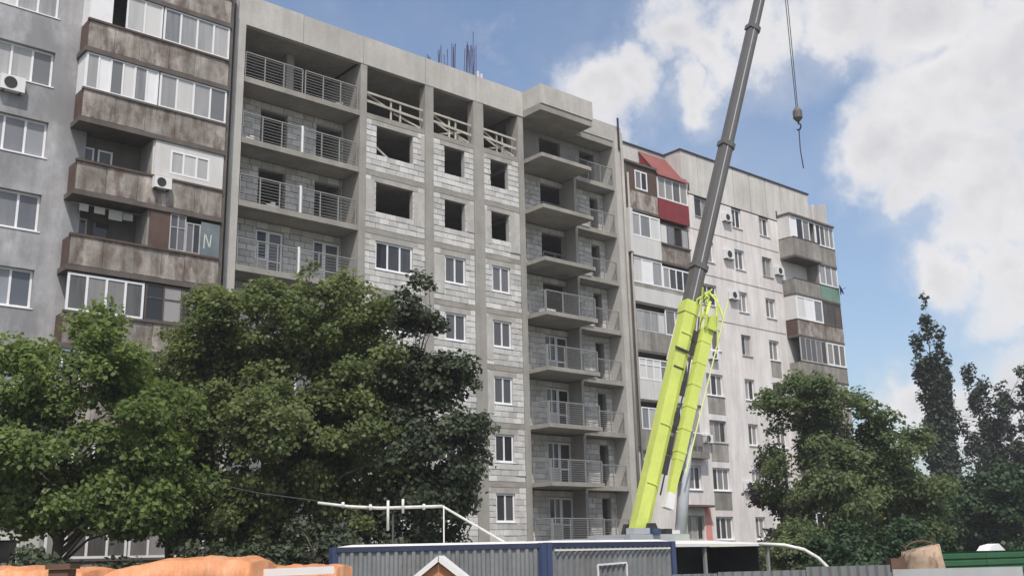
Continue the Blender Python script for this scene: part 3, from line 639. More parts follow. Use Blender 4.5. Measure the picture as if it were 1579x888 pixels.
            MB().box(B0, B0+.05, Yr+.07, D-.005, g0, g1).build('side_glazing', panel_w, T)
        elif n == 5: window(T, B0+.05, BM-.03, g0, g1, Yr+.01, 5, woodframe, glass_new, .07); window(T, BM+.03, B1, g0, g1, Yr+.01, 3, pvc, glass_mix, .12)
        else: window(T, B0+.05, BM-.03, g0, g1, Yr+.01, 4, pvc, glass_mix, .09); window(T, BM+.03, B1, g0, g1, Yr+.01, 3, pvc, glass_mix, .09)
    # low extension with coral wall, hood and a grey balcony above
    MB().box(50.78, 51.35, D-.02, D-.003, 2.0, 4.95).build('coral_wall_patch', coral_m, T)
    MB().box(48.7, 51.1, D-.55, D-.005, 4.85, 4.98).build('door_hood', darkframe, T)
    MB().box(48.75, 51.0, D-.5, D-.005, 7.75, 8.15).build('small_balcony', panel_g, T); railing(T, (48.8, D-.45, 8.15), (51.0, D-.45, 8.15), .95, 9, .6)
    MB().tube([(48.55, D-.25, 0), (48.55, D-.25, 8.2)], .17, 10).build('vent_duct', panel_w, T, True)
    return T
make_right_block()

# ================================================================== things fixed to the facades
def make_ac(x0, z0, y, w, label):
    h = w*.68; T = thing('air_conditioner', (x0+w/2, y, z0), label, 'air conditioner', 'air conditioners on the facades')
    MB().box(x0, x0+w, y-.3, y-.03, z0, z0+h).build('casing', acwhite, T)
    cx = x0+w*.4; cz = z0+h*.5; b = MB(); r = h*.4
    for k in range(16):
        a = 2*math.pi*k/16; c = 2*math.pi*(k+1)/16
        b.add([(cx,y-.305,cz),(cx+r*math.cos(a),y-.312,cz+r*math.sin(a)),(cx+r*math.cos(c),y-.312,cz+r*math.sin(c))], [(0,1,2)])
    b.build('fan_grille', dark_m, T)
    for s in (.15, .85): MB().bar((x0+w*s, y-.28, z0-.03), (x0+w*s, y, z0-.03), .04, .04).build('bracket', dark_m, T)
make_ac(9.42, 20.28, D, .9, 'white air conditioner on the grey rendered wall under a window')
make_ac(15.32, 17.22, D-1.03, .72, 'small white air conditioner hung on a brown loggia panel')
for (x, z, w), lb in zip(((54.6,23.8,.8),(54.45,21.15,.9),(54.7,18.4,.8),(52.1,14.1,.8),(50.95,8.75,.75),(54.75,5.95,.85),(60.15,20.95,.8)),
    ('air conditioner beside a window just below the attic panels', 'air conditioner one storey below the top windows of the pale wall', 'air conditioner two storeys below the top windows of the pale wall',
     'air conditioner on the pale wall right behind the lime lattice jib', 'air conditioner above the small grey balcony beside the lime jib', 'lowest air conditioner on the pale wall, near the rounded leafy tree', 'air conditioner on the pale wall beside the far stack of balconies')):
    make_ac(x, z, D, w, lb)
def make_dish():
    c = Vector((66.55, D-1.15, 20.55)); T = thing('satellite_dish', c-Vector((0,0,.3)), 'small dark satellite dish on the green balcony corner', 'satellite dish')
    b = MB(); n = 14; d = Vector((.5,-.75,.35)).normalized(); s = d.cross(Vector((0,0,1))).normalized(); u = s.cross(d); pts = [c]
    for q, (rr, dp) in enumerate(((.2,.02),(.4,.09))):
        for k in range(n):
            a = 2*math.pi*k/n; pts.append(c+(s*math.cos(a)+u*math.sin(a))*rr+d*dp)
    f = [(0,1+k,1+(k+1)%n) for k in range(n)]+[(1+k,1+n+k,1+n+(k+1)%n,1+(k+1)%n) for k in range(n)]
    b.add(pts, f).build('reflector', dark_m, T, True); MB().bar(c, c+d*.42, .03).build('receiver_arm', dark_m, T); MB().bar(c-Vector((0,0,.35)), c, .05).build('mast', dark_m, T)
make_dish()

# ================================================================== the crane
def make_crane():
    Fo = Vector((31.0, 28.35, 3.15)); Tp = Vector((40.15, 25.39, 32.58)); v = Tp-Fo; ax = v.normalized(); Ln = v.length
    T = thing('mobile_crane', (31, 28.7, 0), 'lime green mobile crane with grey telescopic boom raised beside the unfinished block', 'crane')
    hz = Vector((v.x, v.y, 0)).normalized(); sd_ = ax.cross(Vector((0,0,1))).normalized(); up = sd_.cross(ax).normalized()
    P = lambda t, a=0, b=0: Fo+ax*(t*Ln)+sd_*a+up*b
    def section(name, t0, t1, w, h, m, par=T):
        b = MB(); n = len(prof := [(-.5,.5),(.5,.5),(.5,-.18),(.3,-.46),(0,-.52),(-.3,-.46),(-.5,-.18)])
        pts = [P(t0, x*w, y*h) for x, y in prof]+[P(t1, x*w, y*h) for x, y in prof]
        b.add(pts, [tuple(range(n)), tuple(range(2*n-1, n-1, -1))]+[(i, n+i, n+(i+1) % n, (i+1) % n) for i in range(n)])
        return b.build(name, m, par)
    base = section('base_boom', -.02, .318, .54, .70, lime_m)
    secs = [(.28, .375, .48, .64), (.37, .575, .44, .60), (.57, .785, .39, .54), (.78, 1.0, .34, .47)]
    for t0, t1, w, h in secs:
        s = section('boom_section', t0, t1, w, h, boom_m)
        if t1 < 1: section('collar', t1-.006, t1+.002, w+.10, h+.13, boom_m, s)
        b = MB()                                   # weld strips along the visible side
        for sy in (.2,): b.bar(P(t0, w/2+.006, h*sy-.05), P(t1, w/2+.006, h*sy-.05), .02, .045, tuple(up))
        b.build('side_strip', cranegrey, s)
    section('collar', .30, .316, .60, .78, lime_m, base)
    for t in (.06, .14, .22, .27):
        MB().bar(P(t, .285, -.2), P(t, .285, .3), .04, .05).build('bracket', lime_m if t != .22 else dark_m, base)
    MB().bar(P(.245, .31, -.3), P(.245, .31, .42), .06, .1).build('jib_bracket', dark_m, base)
    hd = MB().hexa([P(.985,-.35,-.7),P(.985,.35,-.7),P(.985,.35,.4),P(.985,-.35,.4),P(1.015,-.3,-1.0),P(1.015,.3,-1.0),P(1.015,.3,.2),P(1.015,-.3,.2)]).build('boom_head', boom_m, T)
    for s in (-.15, .15): MB().tube([P(1.005, s-.04, -.85), P(1.005, s+.04, -.85)], .3, 18).build('sheave', dark_m, hd)
    # stowed lattice jib along the right-hand flank of the base boom
    q = lambda t, a, b: P(t, .34+a*1.0, -.80+b*1.0)
    t0, t1 = .06, .285
    def jbox(ta, tb, wa, ha, wb, hb): return MB().hexa([q(ta,-wa,-ha),q(ta,wa,-ha),q(ta,wa,ha),q(ta,-wa,ha),q(tb,-wb,-hb),q(tb,wb,-hb),q(tb,wb,hb),q(tb,-wb,hb)])
    jib = jbox(.10, t1, .17, .2, .21, .24).build('stowed_jib', lime_m, T)
    jbox(.05, .0998, .10, .13, .16, .19).build('jib_tip', lime_m, jib)
    rj = random.Random(5)
    for k in range(6): ta = .11+.031*k; jbox(ta, ta+.004, .19+.006*k, .22+.006*k, .19+.006*k, .22+.006*k).build('stiffener', lime_m, jib)
    for k in range(9):
        ta = .07+.024*k+rj.random()*.008; tb = ta+.006+rj.random()*.01; w0 = rj.uniform(-.1, 0); w1 = w0+rj.uniform(.06, .14)
        MB().hexa([q(ta,w0,-.27),q(ta,w1,-.27),q(ta,w1,-.235),q(ta,w0,-.235),q(tb,w0,-.27),q(tb,w1,-.27),q(tb,w1,-.235),q(tb,w0,-.235)]).build('latch_plate', dark_m, jib)
    for k in (0, 1, 3, 4, 6, 9, 10):         # dark carrier brackets and hoses in the gap between boom and jib
        ta = .075+.0185*k+rj.random()*.012; tb = ta+.006+rj.random()*.02; o = rj.uniform(-.05, .07)
        MB().hexa([P(ta,.1+o,-.54),P(ta,.2+o,-.54),P(ta,.2+o,-.3),P(ta,.1+o,-.3),P(tb,.14+o,-.52),P(tb,.2+o,-.52),P(tb,.2+o,-.3),P(tb,.14+o,-.3)]).build('carrier_bracket', dark_m, jib)
    MB().tube([P(.05,.2,-.44)]+[P(.08+.02*k, .2+.05*math.sin(k*2.1), -.46+.03*math.cos(k*1.7)) for k in range(12)], .035, 6).build('hydraulic_hose', dark_m, jib, True)
    b = MB(); b.hexa([q(.036,-.22,-.2),q(.036,.14,-.2),q(.036,.14,.2),q(.036,-.22,.2),q(.056,-.2,-.16),q(.056,.12,-.16),q(.056,.12,.16),q(.056,-.2,.16)]); b.build('jib_foot', whitemetal, jib)
    b = MB()                                       # spread frame and ropes at the head of the base boom
    for i, (a, c) in enumerate(((-.3,.5),(.0,.75),(.35,.4),(.6,.9),(-.1,.2))):
        b.tube([q(.27+.008*i, a-.4, c-.4), q(.315+.006*i, a*.9, c), q(.345-.006*i, c*.6-.3, a*.5+.3)], .04, 6)
    b.tube([q(.3, .45, -.5), q(.335, .15, 0), q(.34, -.4, .4)], .05, 6); b.tube([q(.26,.5,-.4), q(.32,.62,.1), q(.335,.2,.35)], .04, 6)
    for a, c in ((-.25,.1),(.1,-.2),(.3,.25)): b.tube([q(.285, a, c), q(.30, a*1.4, c*1.5), q(.322, a*.8, c)], .07, 6)
    b.hexa([q(.284,-.2,-.24),q(.284,.34,-.24),q(.284,.34,.1),q(.284,-.2,.1),q(.304,-.1,-.2),q(.304,.4,-.2),q(.304,.4,.05),q(.304,-.1,.05)]); b.build('jib_head_frame', lime_m, jib)
    MB().tube([q(.085, .3, -.3), q(.33, .50, -.42)], .03, 6).build('stay_rope', mat('pale_lime_rope', (.62,.68,.28), .6, .08, 1.0), jib); MB().tube([P(.235,-.62,.2), P(.33,-.5,.2)], .03, 6).build('stay_rope', whitemetal, jib)
    # luffing cylinder
    cy0 = Fo+hz*1.75+Vector((0,0,-.85)); cy1 = P(.24, 0, -.62); mid = cy0.lerp(cy1, .62)
    MB().tube([cy0, mid], .24, 14).build('luffing_cylinder', cranegrey, T, True); MB().tube([mid, cy1], .15, 12).build('piston_rod', whitemetal, T, True)
    # hoist rope, hook block, hook
    hk = at_dist(1230, 178, math.hypot(Tp.x, Tp.y)); top = Vector((hk.x, hk.y, 0))+Vector((0,0,Tp.z-.6))
    b = MB(); 
    for s in (-.09, .09): b.tube([top+sd_*s, hk+Vector((0,0,.35))+sd_*s*.6], .022, 5)
    b.build('hoist_rope', dark_m, T)
    b = MB(); b.tube([hk+Vector((0,0,.4)), hk+Vector((0,0,.2)), hk-Vector((0,0,.15)), hk-Vector((0,0,.32))], [.1,.22,.22,.08], 12); hb = b.build('hook_block', boom_m, T)
    h0 = hk-Vector((0,0,.32)); b = MB(); pts = [h0+sd_*(0 if a == 0 else .15*math.sin(a))-Vector((0,0,.12+.15-.15*math.cos(a))) for a in [i*.45 for i in range(10)]]
    b.tube([h0]+pts, .04, 6); b.build('hook', dark_m, hb)
    MB().tube([h0-Vector((0,0,.4)), h0-Vector((.05,0,1.4)), h0-Vector((0,.04,2.35))], .028, 5).build('lifting_chain', dark_m, T)
    # slewing superstructure and carrier
    bx = lambda nm, m, c, s, par=T: MB().box(c[0]-s[0]/2, c[0]+s[0]/2, c[1]-s[1]/2, c[1]+s[1]/2, c[2]-s[2]/2, c[2]+s[2]/2).build(nm, m, par)
    bx('chassis', cranegrey, (30.2, 28.7, 1.25), (11.6, 2.5, .55)); bx('deck', cranegrey, (30.2, 28.7, 1.62), (11.2, 2.7, .16))
    MB().tube([(31.4,28.6,1.7),(31.4,28.6,2.05)], 1.15, 24).build('slewing_ring', dark_m, T)
    tur = bx('turret', cranegrey, (31.2, 28.6, 2.5), (3.4, 2.3, .95)); bx('counterweight', cranegrey, (28.6, 28.9, 2.35), (1.5, 2.5, 1.0), tur)
    bx('winch_housing', cranegrey, (30.2, 27.7, 3.1), (.9, .4, .22), tur); bx('winch_drum', dark_m, (31.7, 27.6, 3.08), (.35, .3, .2), tur); bx('rail_block', whitemetal, (32.4, 27.8, 3.06), (.6, .3, .14), tur); bx('winch_housing', bluepaint, (30.9, 27.5, 3.09), (.4, .3, .2), tur)
    for s in (-.62, .62): MB().hexa([Fo+Vector((-.5,s-.06,-.5)),Fo+Vector((.6,s-.06,-.5)),Fo+Vector((.6,s+.06,-.5)),Fo+Vector((-.5,s+.06,-.5)),Fo+Vector((-.2,s-.06,.25)),Fo+Vector((.2,s-.06,.25)),Fo+Vector((.2,s+.06,.25)),Fo+Vector((-.2,s+.06,.25))]).build('boom_cheek', dark_m, T)
    cab = MB().hexa([(35.2,27.5,.9),(36.7,27.5,.9),(36.7,29.9,.9),(35.2,29.9,.9),(35.2,27.55,2.6),(36.3,27.55,2.6),(36.3,29.85,2.6),(35.2,29.85,2.6)]).build('driver_cab', lime_m, T)
    MB().hexa([(36.62,27.7,1.75),(36.66,27.7,1.75),(36.66,29.7,1.75),(36.62,29.7,1.75),(36.36,27.75,2.5),(36.41,27.75,2.5),(36.41,29.65,2.5),(36.36,29.65,2.5)]).build('windscreen', glass_new, cab)
    opc = bx('operator_cab', lime_m, (32.6, 27.3, 2.15), (1.3, .8, .9)); bx('side_window', glass_new, (32.6, 26.89, 2.3), (1.0, .02, .45), opc)
    for x in (25.6, 27.0, 31.6, 33.0, 34.4):
        for y in (27.55, 29.85):
            w = MB().tube([(x, y-.18, .55), (x, y+.18, .55)], .55, 24).build('wheel', dark_m, T); MB().tube([(x, y-.2, .55), (x, y+.2, .55)], .26, 16).build('rim', cranegrey, w)
    for x in (25.2, 34.9):
        for y in (26.3, 31.1): MB().box(x-.12, x+.12, min(y,28.7), max(y,28.7), 1.0, 1.25).box(x-.1, x+.1, y-.1, y+.1, .12, 1.0).box(x-.35, x+.35, y-.35, y+.35, .0, .12).build('outrigger', cranegrey, T)
make_crane()

# ================================================================== site cabins, canopy, fences
def corrug(p0, p1, z0, z1, pitch, depth, flip=1):
    """vertical trapezoid sheet between two ground points"""
    p0 = Vector((p0[0], p0[1], 0)); p1 = Vector((p1[0], p1[1], 0)); d = (p1-p0); L = d.length; d.normalize(); nrm = Vector((d.y, -d.x, 0))*flip
    n = max(2, int(L/pitch)); q = []
    for i in range(n):
        for a, o in ((0, 0), (.32, 0), (.5, 1), (.82, 1)):
            q.append(p0+d*(L*(i+a)/n)+nrm*(depth*o))
    q.append(p1); mb = MB(); m = len(q); t = nrm*-0.004
    mb.add([(*p.xy, z0) for p in q]+[(*p.xy, z1) for p in q]+[(*(p+t).xy, z0) for p in q]+[(*(p+t).xy, z1) for p in q],
           [(i, i+1, m+i+1, m+i) for i in range(m-1)]+[(2*m+i+1, 2*m+i, 3*m+i, 3*m+i+1) for i in range(m-1)]+[(m+i, m+i+1, 3*m+i+1, 3*m+i) for i in range(m-1)])
    return mb
def cabin(a, b, depth, h, label):
    a = Vector((*a, 0)); b = Vector((*b, 0)); d = (b-a).normalized(); nb = Vector((-d.y, d.x, 0)); c = b+nb*depth; e = a+nb*depth
    T = thing('site_cabin', (a+b+c+e)/4, label, 'site cabin', 'site cabins in a row')
    for p, q in ((a, b), (b, c), (c, e), (e, a)):
        u = (q-p).normalized()*.1
        corrug(p+u, q-u, .18, h-.14, .235, .055, 1).build('profiled_wall', sheet_m, T)
        MB().bar(p.lerp(q, 0)+Vector((0,0,h-.08)), q+Vector((0,0,h-.08)), .14, .13).build('roof_rail', mat('dark_blue_rail', (.028,.038,.075), .55, .2, 1.0), T)
        MB().bar(p+Vector((0,0,.1)), q+Vector((0,0,.1)), .14, .16).build('floor_rail', bluepaint, T)
        MB().bar(p+Vector((0,0,.0)), p+Vector((0,0,h-.005)), .19, .19, (1,0,0)).build('corner_post', bluepaint, T)
    i = .1; pts = [a, b, c, e]; ctr = (a+b+c+e)/4; pts = [p+(ctr-p).normalized()*.05 for p in pts]
    MB().hexa([p+Vector((0,0,h-.008)) for p in pts]+[p+(ctr-p)*.15+Vector((0,0,h+.05)) for p in pts]).build('roof_sheet', whitemetal, T)
    return T, a, b, d
T1, a1, b1, d1 = cabin((15.57, 25.64), (20.2, 22.2), 2.5, 2.63, 'long grey profiled site cabin with blue frame in front of the dark trees')
T2, a2, b2, d2 = cabin((20.42, 22.2), (26.05, 22.5), 2.5, 2.64, 'grey profiled site cabin with blue frame in front of the crane')
n2 = Vector((d2.y, -d2.x, 0)); p = a2+d2*2.0+n2*.08; 
MB().bar(p+Vector((0,0,1.98)), p+d2*1.3+Vector((0,0,2.02)), .05, .05).bar(p+Vector((0,0,1.3)), p+Vector((0,0,1.98)), .05, .05).bar(p+d2*1.3+Vector((0,0,1.3)), p+d2*1.3+Vector((0,0,2.0)), .05, .05).build('window_rail', whitemetal, T2)
MB().bar(a2+n2*.1+d2*.2+Vector((0,0,2.42)), b2+n2*.1-d2*.2+Vector((0,0,2.42)), .03, .05).build('drip_rail', whitemetal, T2)
def make_canopy():
    a = Vector((26.75, 23.3, 0)); b = Vector((32.5, 23.25, 0)); T = thing('open_shed', (a+b)/2+Vector((0,1.4,0)), 'open dark shed with thin white roof beside the site cabins', 'shed')
    MB().hexa([a+Vector((0,0,2.46)), b+Vector((0,0,2.44)), b+Vector((0,3.0,2.62)), a+Vector((0,3.0,2.62)), a+Vector((0,0,2.56)), b+Vector((0,0,2.52)), b+Vector((0,3.0,2.70)), a+Vector((0,3.0,2.72))]).build('roof', whitemetal, T)
    for t in (.03, .36, .97):
        p = a.lerp(b, t); MB().box(p.x-.05, p.x+.05, p.y+.1, p.y+.2, 0, 2.455).build('post', steel_m, T)
    MB().box(a.x, b.x, a.y+2.85, a.y+2.92, 0, 2.58).build('rear_wall', dark_m, T); MB().box(a.x, a.x+.06, a.y+.3, a.y+2.84, 0, 2.45).build('side_wall', dark_m, T); MB().box(b.x-.06, b.x, a.y+.6, a.y+2.84, 0, 2.45).build('side_wall', dark_m, T)
make_canopy()
hose = MB().tube([at_dist(1170, 838, 38), at_dist(1210, 840, 38), at_dist(1240, 847, 38), at_dist(1262, 860, 38), at_dist(1278, 876, 38), at_dist(1290, 895, 38), Vector((*at_dist(1295, 900, 38).xy, 0.05))], .06, 8).build('bent_pipe', pipe_m, None, True)
tag(hose, 'white pipe bending down off the end of the shed roof', 'pipe')
def fence_run(name, label, p0, p1, h0, h1, m, pitch, depth, cat='fence', group=None):
    p0 = Vector((*p0, 0)); p1 = Vector((*p1, 0)); L = (p1-p0).length; n = max(1, round(L/2.0)); d = (p1-p0).normalized(); nr = Vector((d.y, -d.x, 0))
    T = thing(name, (p0+p1)/2, label, cat, group)
    for i in range(n):
        a = p0.lerp(p1, i/n); b = p0.lerp(p1, (i+1)/n); h = h0+(h1-h0)*(i+.5)/n+rng.uniform(-.025, .025)
        if pitch: corrug(a+d*.01, b-d*.01, .05, h, pitch, depth).build('fence_sheet', m, T)
        else: MB().hexa([a+d*.01, b-d*.01, b-d*.01-nr*.03, a+d*.01-nr*.03]+[q+Vector((0,0,h)) for q in (a+d*.01, b-d*.01, b-d*.01-nr*.03, a+d*.01-nr*.03)]).build('fence_board', m, T)
        MB().bar(a-nr*.07, a-nr*.07+Vector((0,0,h-.06)), .06, .06, (1,0,0)).build('post', steel_m, T)
    return T
fence_run('sheet_fence', 'grey corrugated sheet fence in front of the open shed', (15.6, 14.7), (20.75, 11.95), 1.86, 1.95, fence_m, .2, .07)
fence_run('board_fence', 'plain light grey board fence beside the tan load', (20.9, 12.0), (23.0, 10.2), 1.88, 1.85, fence2_m, 0, 0)
def green_fence():
    p0 = Vector((26.4, 13.9, 0)); p1 = Vector((34.5, 12.6, 0)); T = thing('green_fence', (p0+p1)/2, 'dark green ribbed metal fence under the hedge trees', 'fence'); d = (p1-p0).normalized(); nr = Vector((d.y, -d.x, 0)); h = 2.15
    for i in range(4):
        a = p0.lerp(p1, i/4)+d*.01; b = p0.lerp(p1, (i+1)/4)-d*.01; mb = MB(); nz = 12
        for k in range(nz):
            z = h*k/nz; z2 = h*(k+.62)/nz; z3 = h*(k+1)/nz
            mb.add([a+nr*.045+Vector((0,0,z)), b+nr*.045+Vector((0,0,z)), b+nr*.045+Vector((0,0,z2)), a+nr*.045+Vector((0,0,z2)), b+Vector((0,0,z2+.03)), a+Vector((0,0,z2+.03)), b+Vector((0,0,z3-.03)), a+Vector((0,0,z3-.03)), b+nr*.045+Vector((0,0,z3)), a+nr*.045+Vector((0,0,z3))], [(0,1,2,3),(3,2,4,5),(5,4,6,7),(7,6,8,9)])
        mb.build('fence_sheet', greenfence, T); MB().bar(a-nr*.06, a-nr*.06+Vector((0,0,h)), .06, .06, (1,0,0)).build('post', dark_m, T)
    MB().hexa([p0+d*2.3+Vector((0,0,h+.0)), p0+d*3.0+Vector((0,0,h)), p0+d*3.0-nr*.4+Vector((0,0,h)), p0+d*2.3-nr*.4+Vector((0,0,h)), p0+d*2.4+Vector((0,0,h+.13)), p0+d*2.75+Vector((0,0,h+.18)), p0+d*2.75-nr*.35+Vector((0,0,h+.18)), p0+d*2.4-nr*.35+Vector((0,0,h+.13))]).build('foam_offcut', pvc, T)
green_fence()
def tan_load():
    c = at_dist(1424, 870, 26); T = thing('tan_load', (c.x, c.y, 0), 'tan canvas bag with curved handle showing above the fences', 'bag')
    r = np.random.default_rng(3); b = MB(); nu, nv = 20, 12; s = Vector((RT.x, RT.y, 0)).normalized(); f = Vector((FW.x, FW.y, 0)).normalized(); base = Vector((c.x, c.y, 0)); pts = []
    for j in range(nv+1):
        z = 2.25*j/nv; k = .40*(1-.12*max(0, (z-1.7)/.55)**2)
        for i in range(nu):
            a = 2*math.pi*i/nu; e = 1+.1*math.sin(3*a+z*3)+.03*r.standard_normal()*(j > 2)
            pts.append(base+s*(k*e*abs(math.cos(a))**.35*(1 if math.cos(a) > 0 else -1))+f*(k*e*abs(math.sin(a))**.35*(1 if math.sin(a) > 0 else -1))+Vector((0,0,z+(.10*math.cos(a) if j == nv else 0))))
    b.add(pts, [(j*nu+i, j*nu+(i+1) % nu, (j+1)*nu+(i+1) % nu, (j+1)*nu+i) for j in range(nv) for i in range(nu)]+[tuple(nv*nu+i for i in range(nu))]); b.build('bag_body', tan_m, T, True)
    top = base+Vector((0,0,2.2)); MB().tube([top+s*(.38*math.cos(a))+Vector((0,0,.22*math.sin(a))) for a in [math.pi*k/10 for k in range(11)]], .018, 7).build('handle', rust_m, T, True)
    q = base-s*.62; MB().hexa([q+s*x+f*y+Vector((0,0,z)) for z, k in ((0, .2), (2.05, .16)) for x, y in ((-k,-k),(k,-k),(k,k),(-k,k))]).build('brown_sack', rust_m, T)
tan_load()

# ---- white gas pipe on posts, with its riser and overhead wire
def gas_pipe():
    A = at_dist(490, 775, 31); B = at_dist(682, 780, 31); C_ = at_dist(775, 834, 31); T = thing('gas_pipe', (A.x+1, A.y-.6, 0), 'white elevated gas pipe with a drop bend behind the site cabins', 'pipe')
    M_ = A.lerp(B, .5)-Vector((0,0,.1)); MB().tube([A, A.lerp(M_, .5)-Vector((0,0,.03)), M_, M_.lerp(B, .7), B], .045, 10).build('run', pipe_m, T, True); MB().tube([B, B.lerp(C_, .5), C_, C_+(C_-B)*.6], .036, 10).build('drop', pipe_m, T, True)
    for t, up_, dn in ((.55, .2, .65), (.67, .25, .15), (1.0, .1, B.z-.0)):
        p = A.lerp(B, t)-Vector((0,0,.08)); MB().tube([p+Vector((.0,-.07,up_)), p-Vector((0,.07,dn))], .04 if dn < 2 else .02, 8).build('standpipe' if dn < 2 else 'post', pipe_m, T, True)
    for t in (.2, .42, .85):
        k = A.lerp(B, t)-Vector((0,0,.1*(1-abs(t-.5)*2)))
        dd = (B-A).normalized()*.04; MB().tube([k-dd, k+dd], .085, 12).build('flange', pipe_m, T)
    q = A.lerp(B, .62); MB().tube([(q.x, q.y+.12, 0), (q.x, q.y+.12, q.z-.1)], .035, 8).build('post', dark_m, T, True)
gas_pipe()
wr = MB().tube([at_dist(60, 655, 31), at_dist(160, 700, 31), at_dist(280, 735, 31), at_dist(400, 760, 31), at_dist(490, 772, 31)], .016, 5).build('overhead_wire', dark_m); tag(wr, 'thin dark overhead wire running through the trees to the gas pipe', 'wire')

# ---- orange sheeting and boards at the bottom edge
def orange_pile():
    s = Vector((RT.x, RT.y, 0)).normalized(); f = Vector((FW.x, FW.y, 0)).normalized()
    def heap(x0, x1, dist_, prof, label, name, m):
        a = at_dist(x0, 870, dist_); b = at_dist(x1, 870, dist_); T = thing(name, ((a.x+b.x)/2, (a.y+b.y)/2, 0), label, 'tarpaulin', 'orange covers along the bottom'); n = 110; nd = 22; r = np.random.default_rng(len(label)); pts = []
        ph = r.random(6)*6
        for j in range(nd+1):
            v = j/nd
            for i in range(n+1):
                t = i/n; p = a.lerp(b, t); top = 2.3+(np.interp(t, prof[0], prof[1]))
                w = math.sin(t*23+ph[0]+v*3)*.012+math.sin(t*51+ph[1]-v*7)*.008+r.standard_normal()*.003-.018*max(0, 1-abs(math.sin(t*7+ph[2]+v*9))*5)-.014*max(0, 1-abs(math.sin(t*11+ph[3]-v*13))*5)-.012*max(0, 1-abs(math.sin(t*19+ph[4]+v*5))*4)
                if v < .4: z = top*(v/.4)+w*(v/.4); y = -.05*math.sin(v*7)+w*1.2
                else: z = top+w*.8+.05*math.sin((v-.4)*5); y = (v-.4)*2.6
                z *= 0 if i in (0, n) else 1; pts.append((p.x+f.x*y, p.y+f.y*y, max(0, z)))
        MB().add(pts, [(j*(n+1)+i, j*(n+1)+i+1, (j+1)*(n+1)+i+1, (j+1)*(n+1)+i) for j in range(nd) for i in range(n)]).build('sheet', m, T, True)
        q = a.lerp(b, .5)+f*.7; b2 = MB(); c = a.lerp(b, .06)+f*.1; d2 = a.lerp(b, .94)+f*.1; e = d2+f*.8; g = c+f*.8; hh = 2.3+min(prof[1])-.12
        MB().hexa([Vector((*k.xy, 0)) for k in (c, d2, e, g)]+[Vector((*k.xy, hh)) for k in (c, d2, e, g)]).build('covered_stack', block_m, T)
    heap(-60, 128, 14, ([0, .3, .6, 1], [-.045, -.05, -.06, -.10]), 'flat orange tarpaulin over a stack beside the brown post', 'orange_tarpaulin', orange_m)
    heap(146, 388, 14.6, ([0, .12, .3, .55, .9, 1], [-.16, -.09, -.005, .03, .015, -.05]), 'humped orange tarpaulin over a stack in front of the shrubs', 'orange_tarpaulin', orange_m)
    heap(400, 520, 16.5, ([0, .5, 1], [-.125, -.115, -.13]), 'low orange tarpaulin behind the pale board', 'orange_tarpaulin', orange_m)
    p = at_dist(97, 872, 13.2); T = thing('brown_post', (p.x, p.y, 0), 'short brown wooden post with capping beside the orange tarpaulin', 'post')
    q = Vector((p.x, p.y, 0)); MB().hexa([q+s*x+f*y+Vector((0,0,z)) for z in (0, 2.26) for x, y in ((-.11,-.11),(.11,-.11),(.11,.11),(-.11,.11))]).build('shaft', rust_m, T)
    MB().hexa([q+s*x+f*y+Vector((0,0,z)) for z in (2.262, 2.32) for x, y in ((-.14,-.14),(.14,-.14),(.14,.14),(-.14,.14))]).build('cap', rust_m, T)
    a = at_dist(383, 878, 15.4); b = at_dist(515, 876, 15.4); T = thing('raised_board', ((a.x+b.x)/2, (a.y+b.y)/2, 0), 'long pale board lying across in front of the low orange tarpaulin', 'board')
    MB().bar(Vector((a.x,a.y,2.14)), Vector((b.x,b.y,2.16)), .12, .10).build('board', whitemetal, T)
    for t in (.15, .85):
        k = a.lerp(b, t); MB().bar((k.x,k.y,0), (k.x,k.y,2.085), .06, .06, (1,0,0)).build('leg', timber_m, T)
    # gabled box with pale edges and an orange side
    c = at_dist(676, 875, 14); c.z = 0; T = thing('gabled_box', c, 'small gabled box with pale edge boards and orange side in front of the cabin', 'box'); zt = 2.27
    L_ = lambda x, y, z: c+s*x+f*y+Vector((0,0,z))
    MB().add([L_(-.42,0,0),L_(.42,0,0),L_(.42,0,1.95),L_(0,0,zt-.05),L_(-.42,0,1.95),L_(-.42,.9,0),L_(.42,.9,0),L_(.42,.9,1.95),L_(0,.9,zt-.05),L_(-.42,.9,1.95)], [(0,1,2,3,4),(9,8,7,6,5),(0,5,6,1),(1,6,7,2),(0,4,9,5)]).build('body', orange_d, T)
    MB().hexa([L_(-.5,-.08,1.86),L_(-.5,.98,1.86),L_(.0,.98,zt-.03),L_(.0,-.08,zt-.03),L_(-.5,-.08,1.93),L_(-.5,.98,1.93),L_(.0,.98,zt+.05),L_(.0,-.08,zt+.05)]).build('roof_board', whitemetal, T)
    MB().hexa([L_(.01,-.08,zt-.03),L_(.01,.98,zt-.03),L_(.5,.98,1.86),L_(.5,-.08,1.86),L_(.01,-.08,zt+.05),L_(.01,.98,zt+.05),L_(.5,.98,1.93),L_(.5,-.08,1.93)]).build('roof_board', whitemetal, T)
orange_pile()
def entrance_canopy():
    T = thing('entrance_kiosk', (9.3, 37.2, 0), 'small grey kiosk with sloping roof glimpsed under the bright maple', 'kiosk')
    MB().box(7.6, 11.0, 36.3, 38.4, 0, 4.0).build('wall', panel_w, T); b = MB()
    b.add([(7.3,36.0,4.0),(11.3,36.0,4.0),(11.3,38.7,4.0),(7.3,38.7,4.0),(8.6,37.2,5.2),(10.6,37.2,5.2)], [(0,1,5,4),(1,2,5),(2,3,4,5),(3,0,4),(3,2,1,0)]); b.build('roof', kiosk_m, T)
    window(T, 8.2, 10.4, 1.4, 3.2, 36.26, 3, pvc, glass_mix, .08)
entrance_canopy()

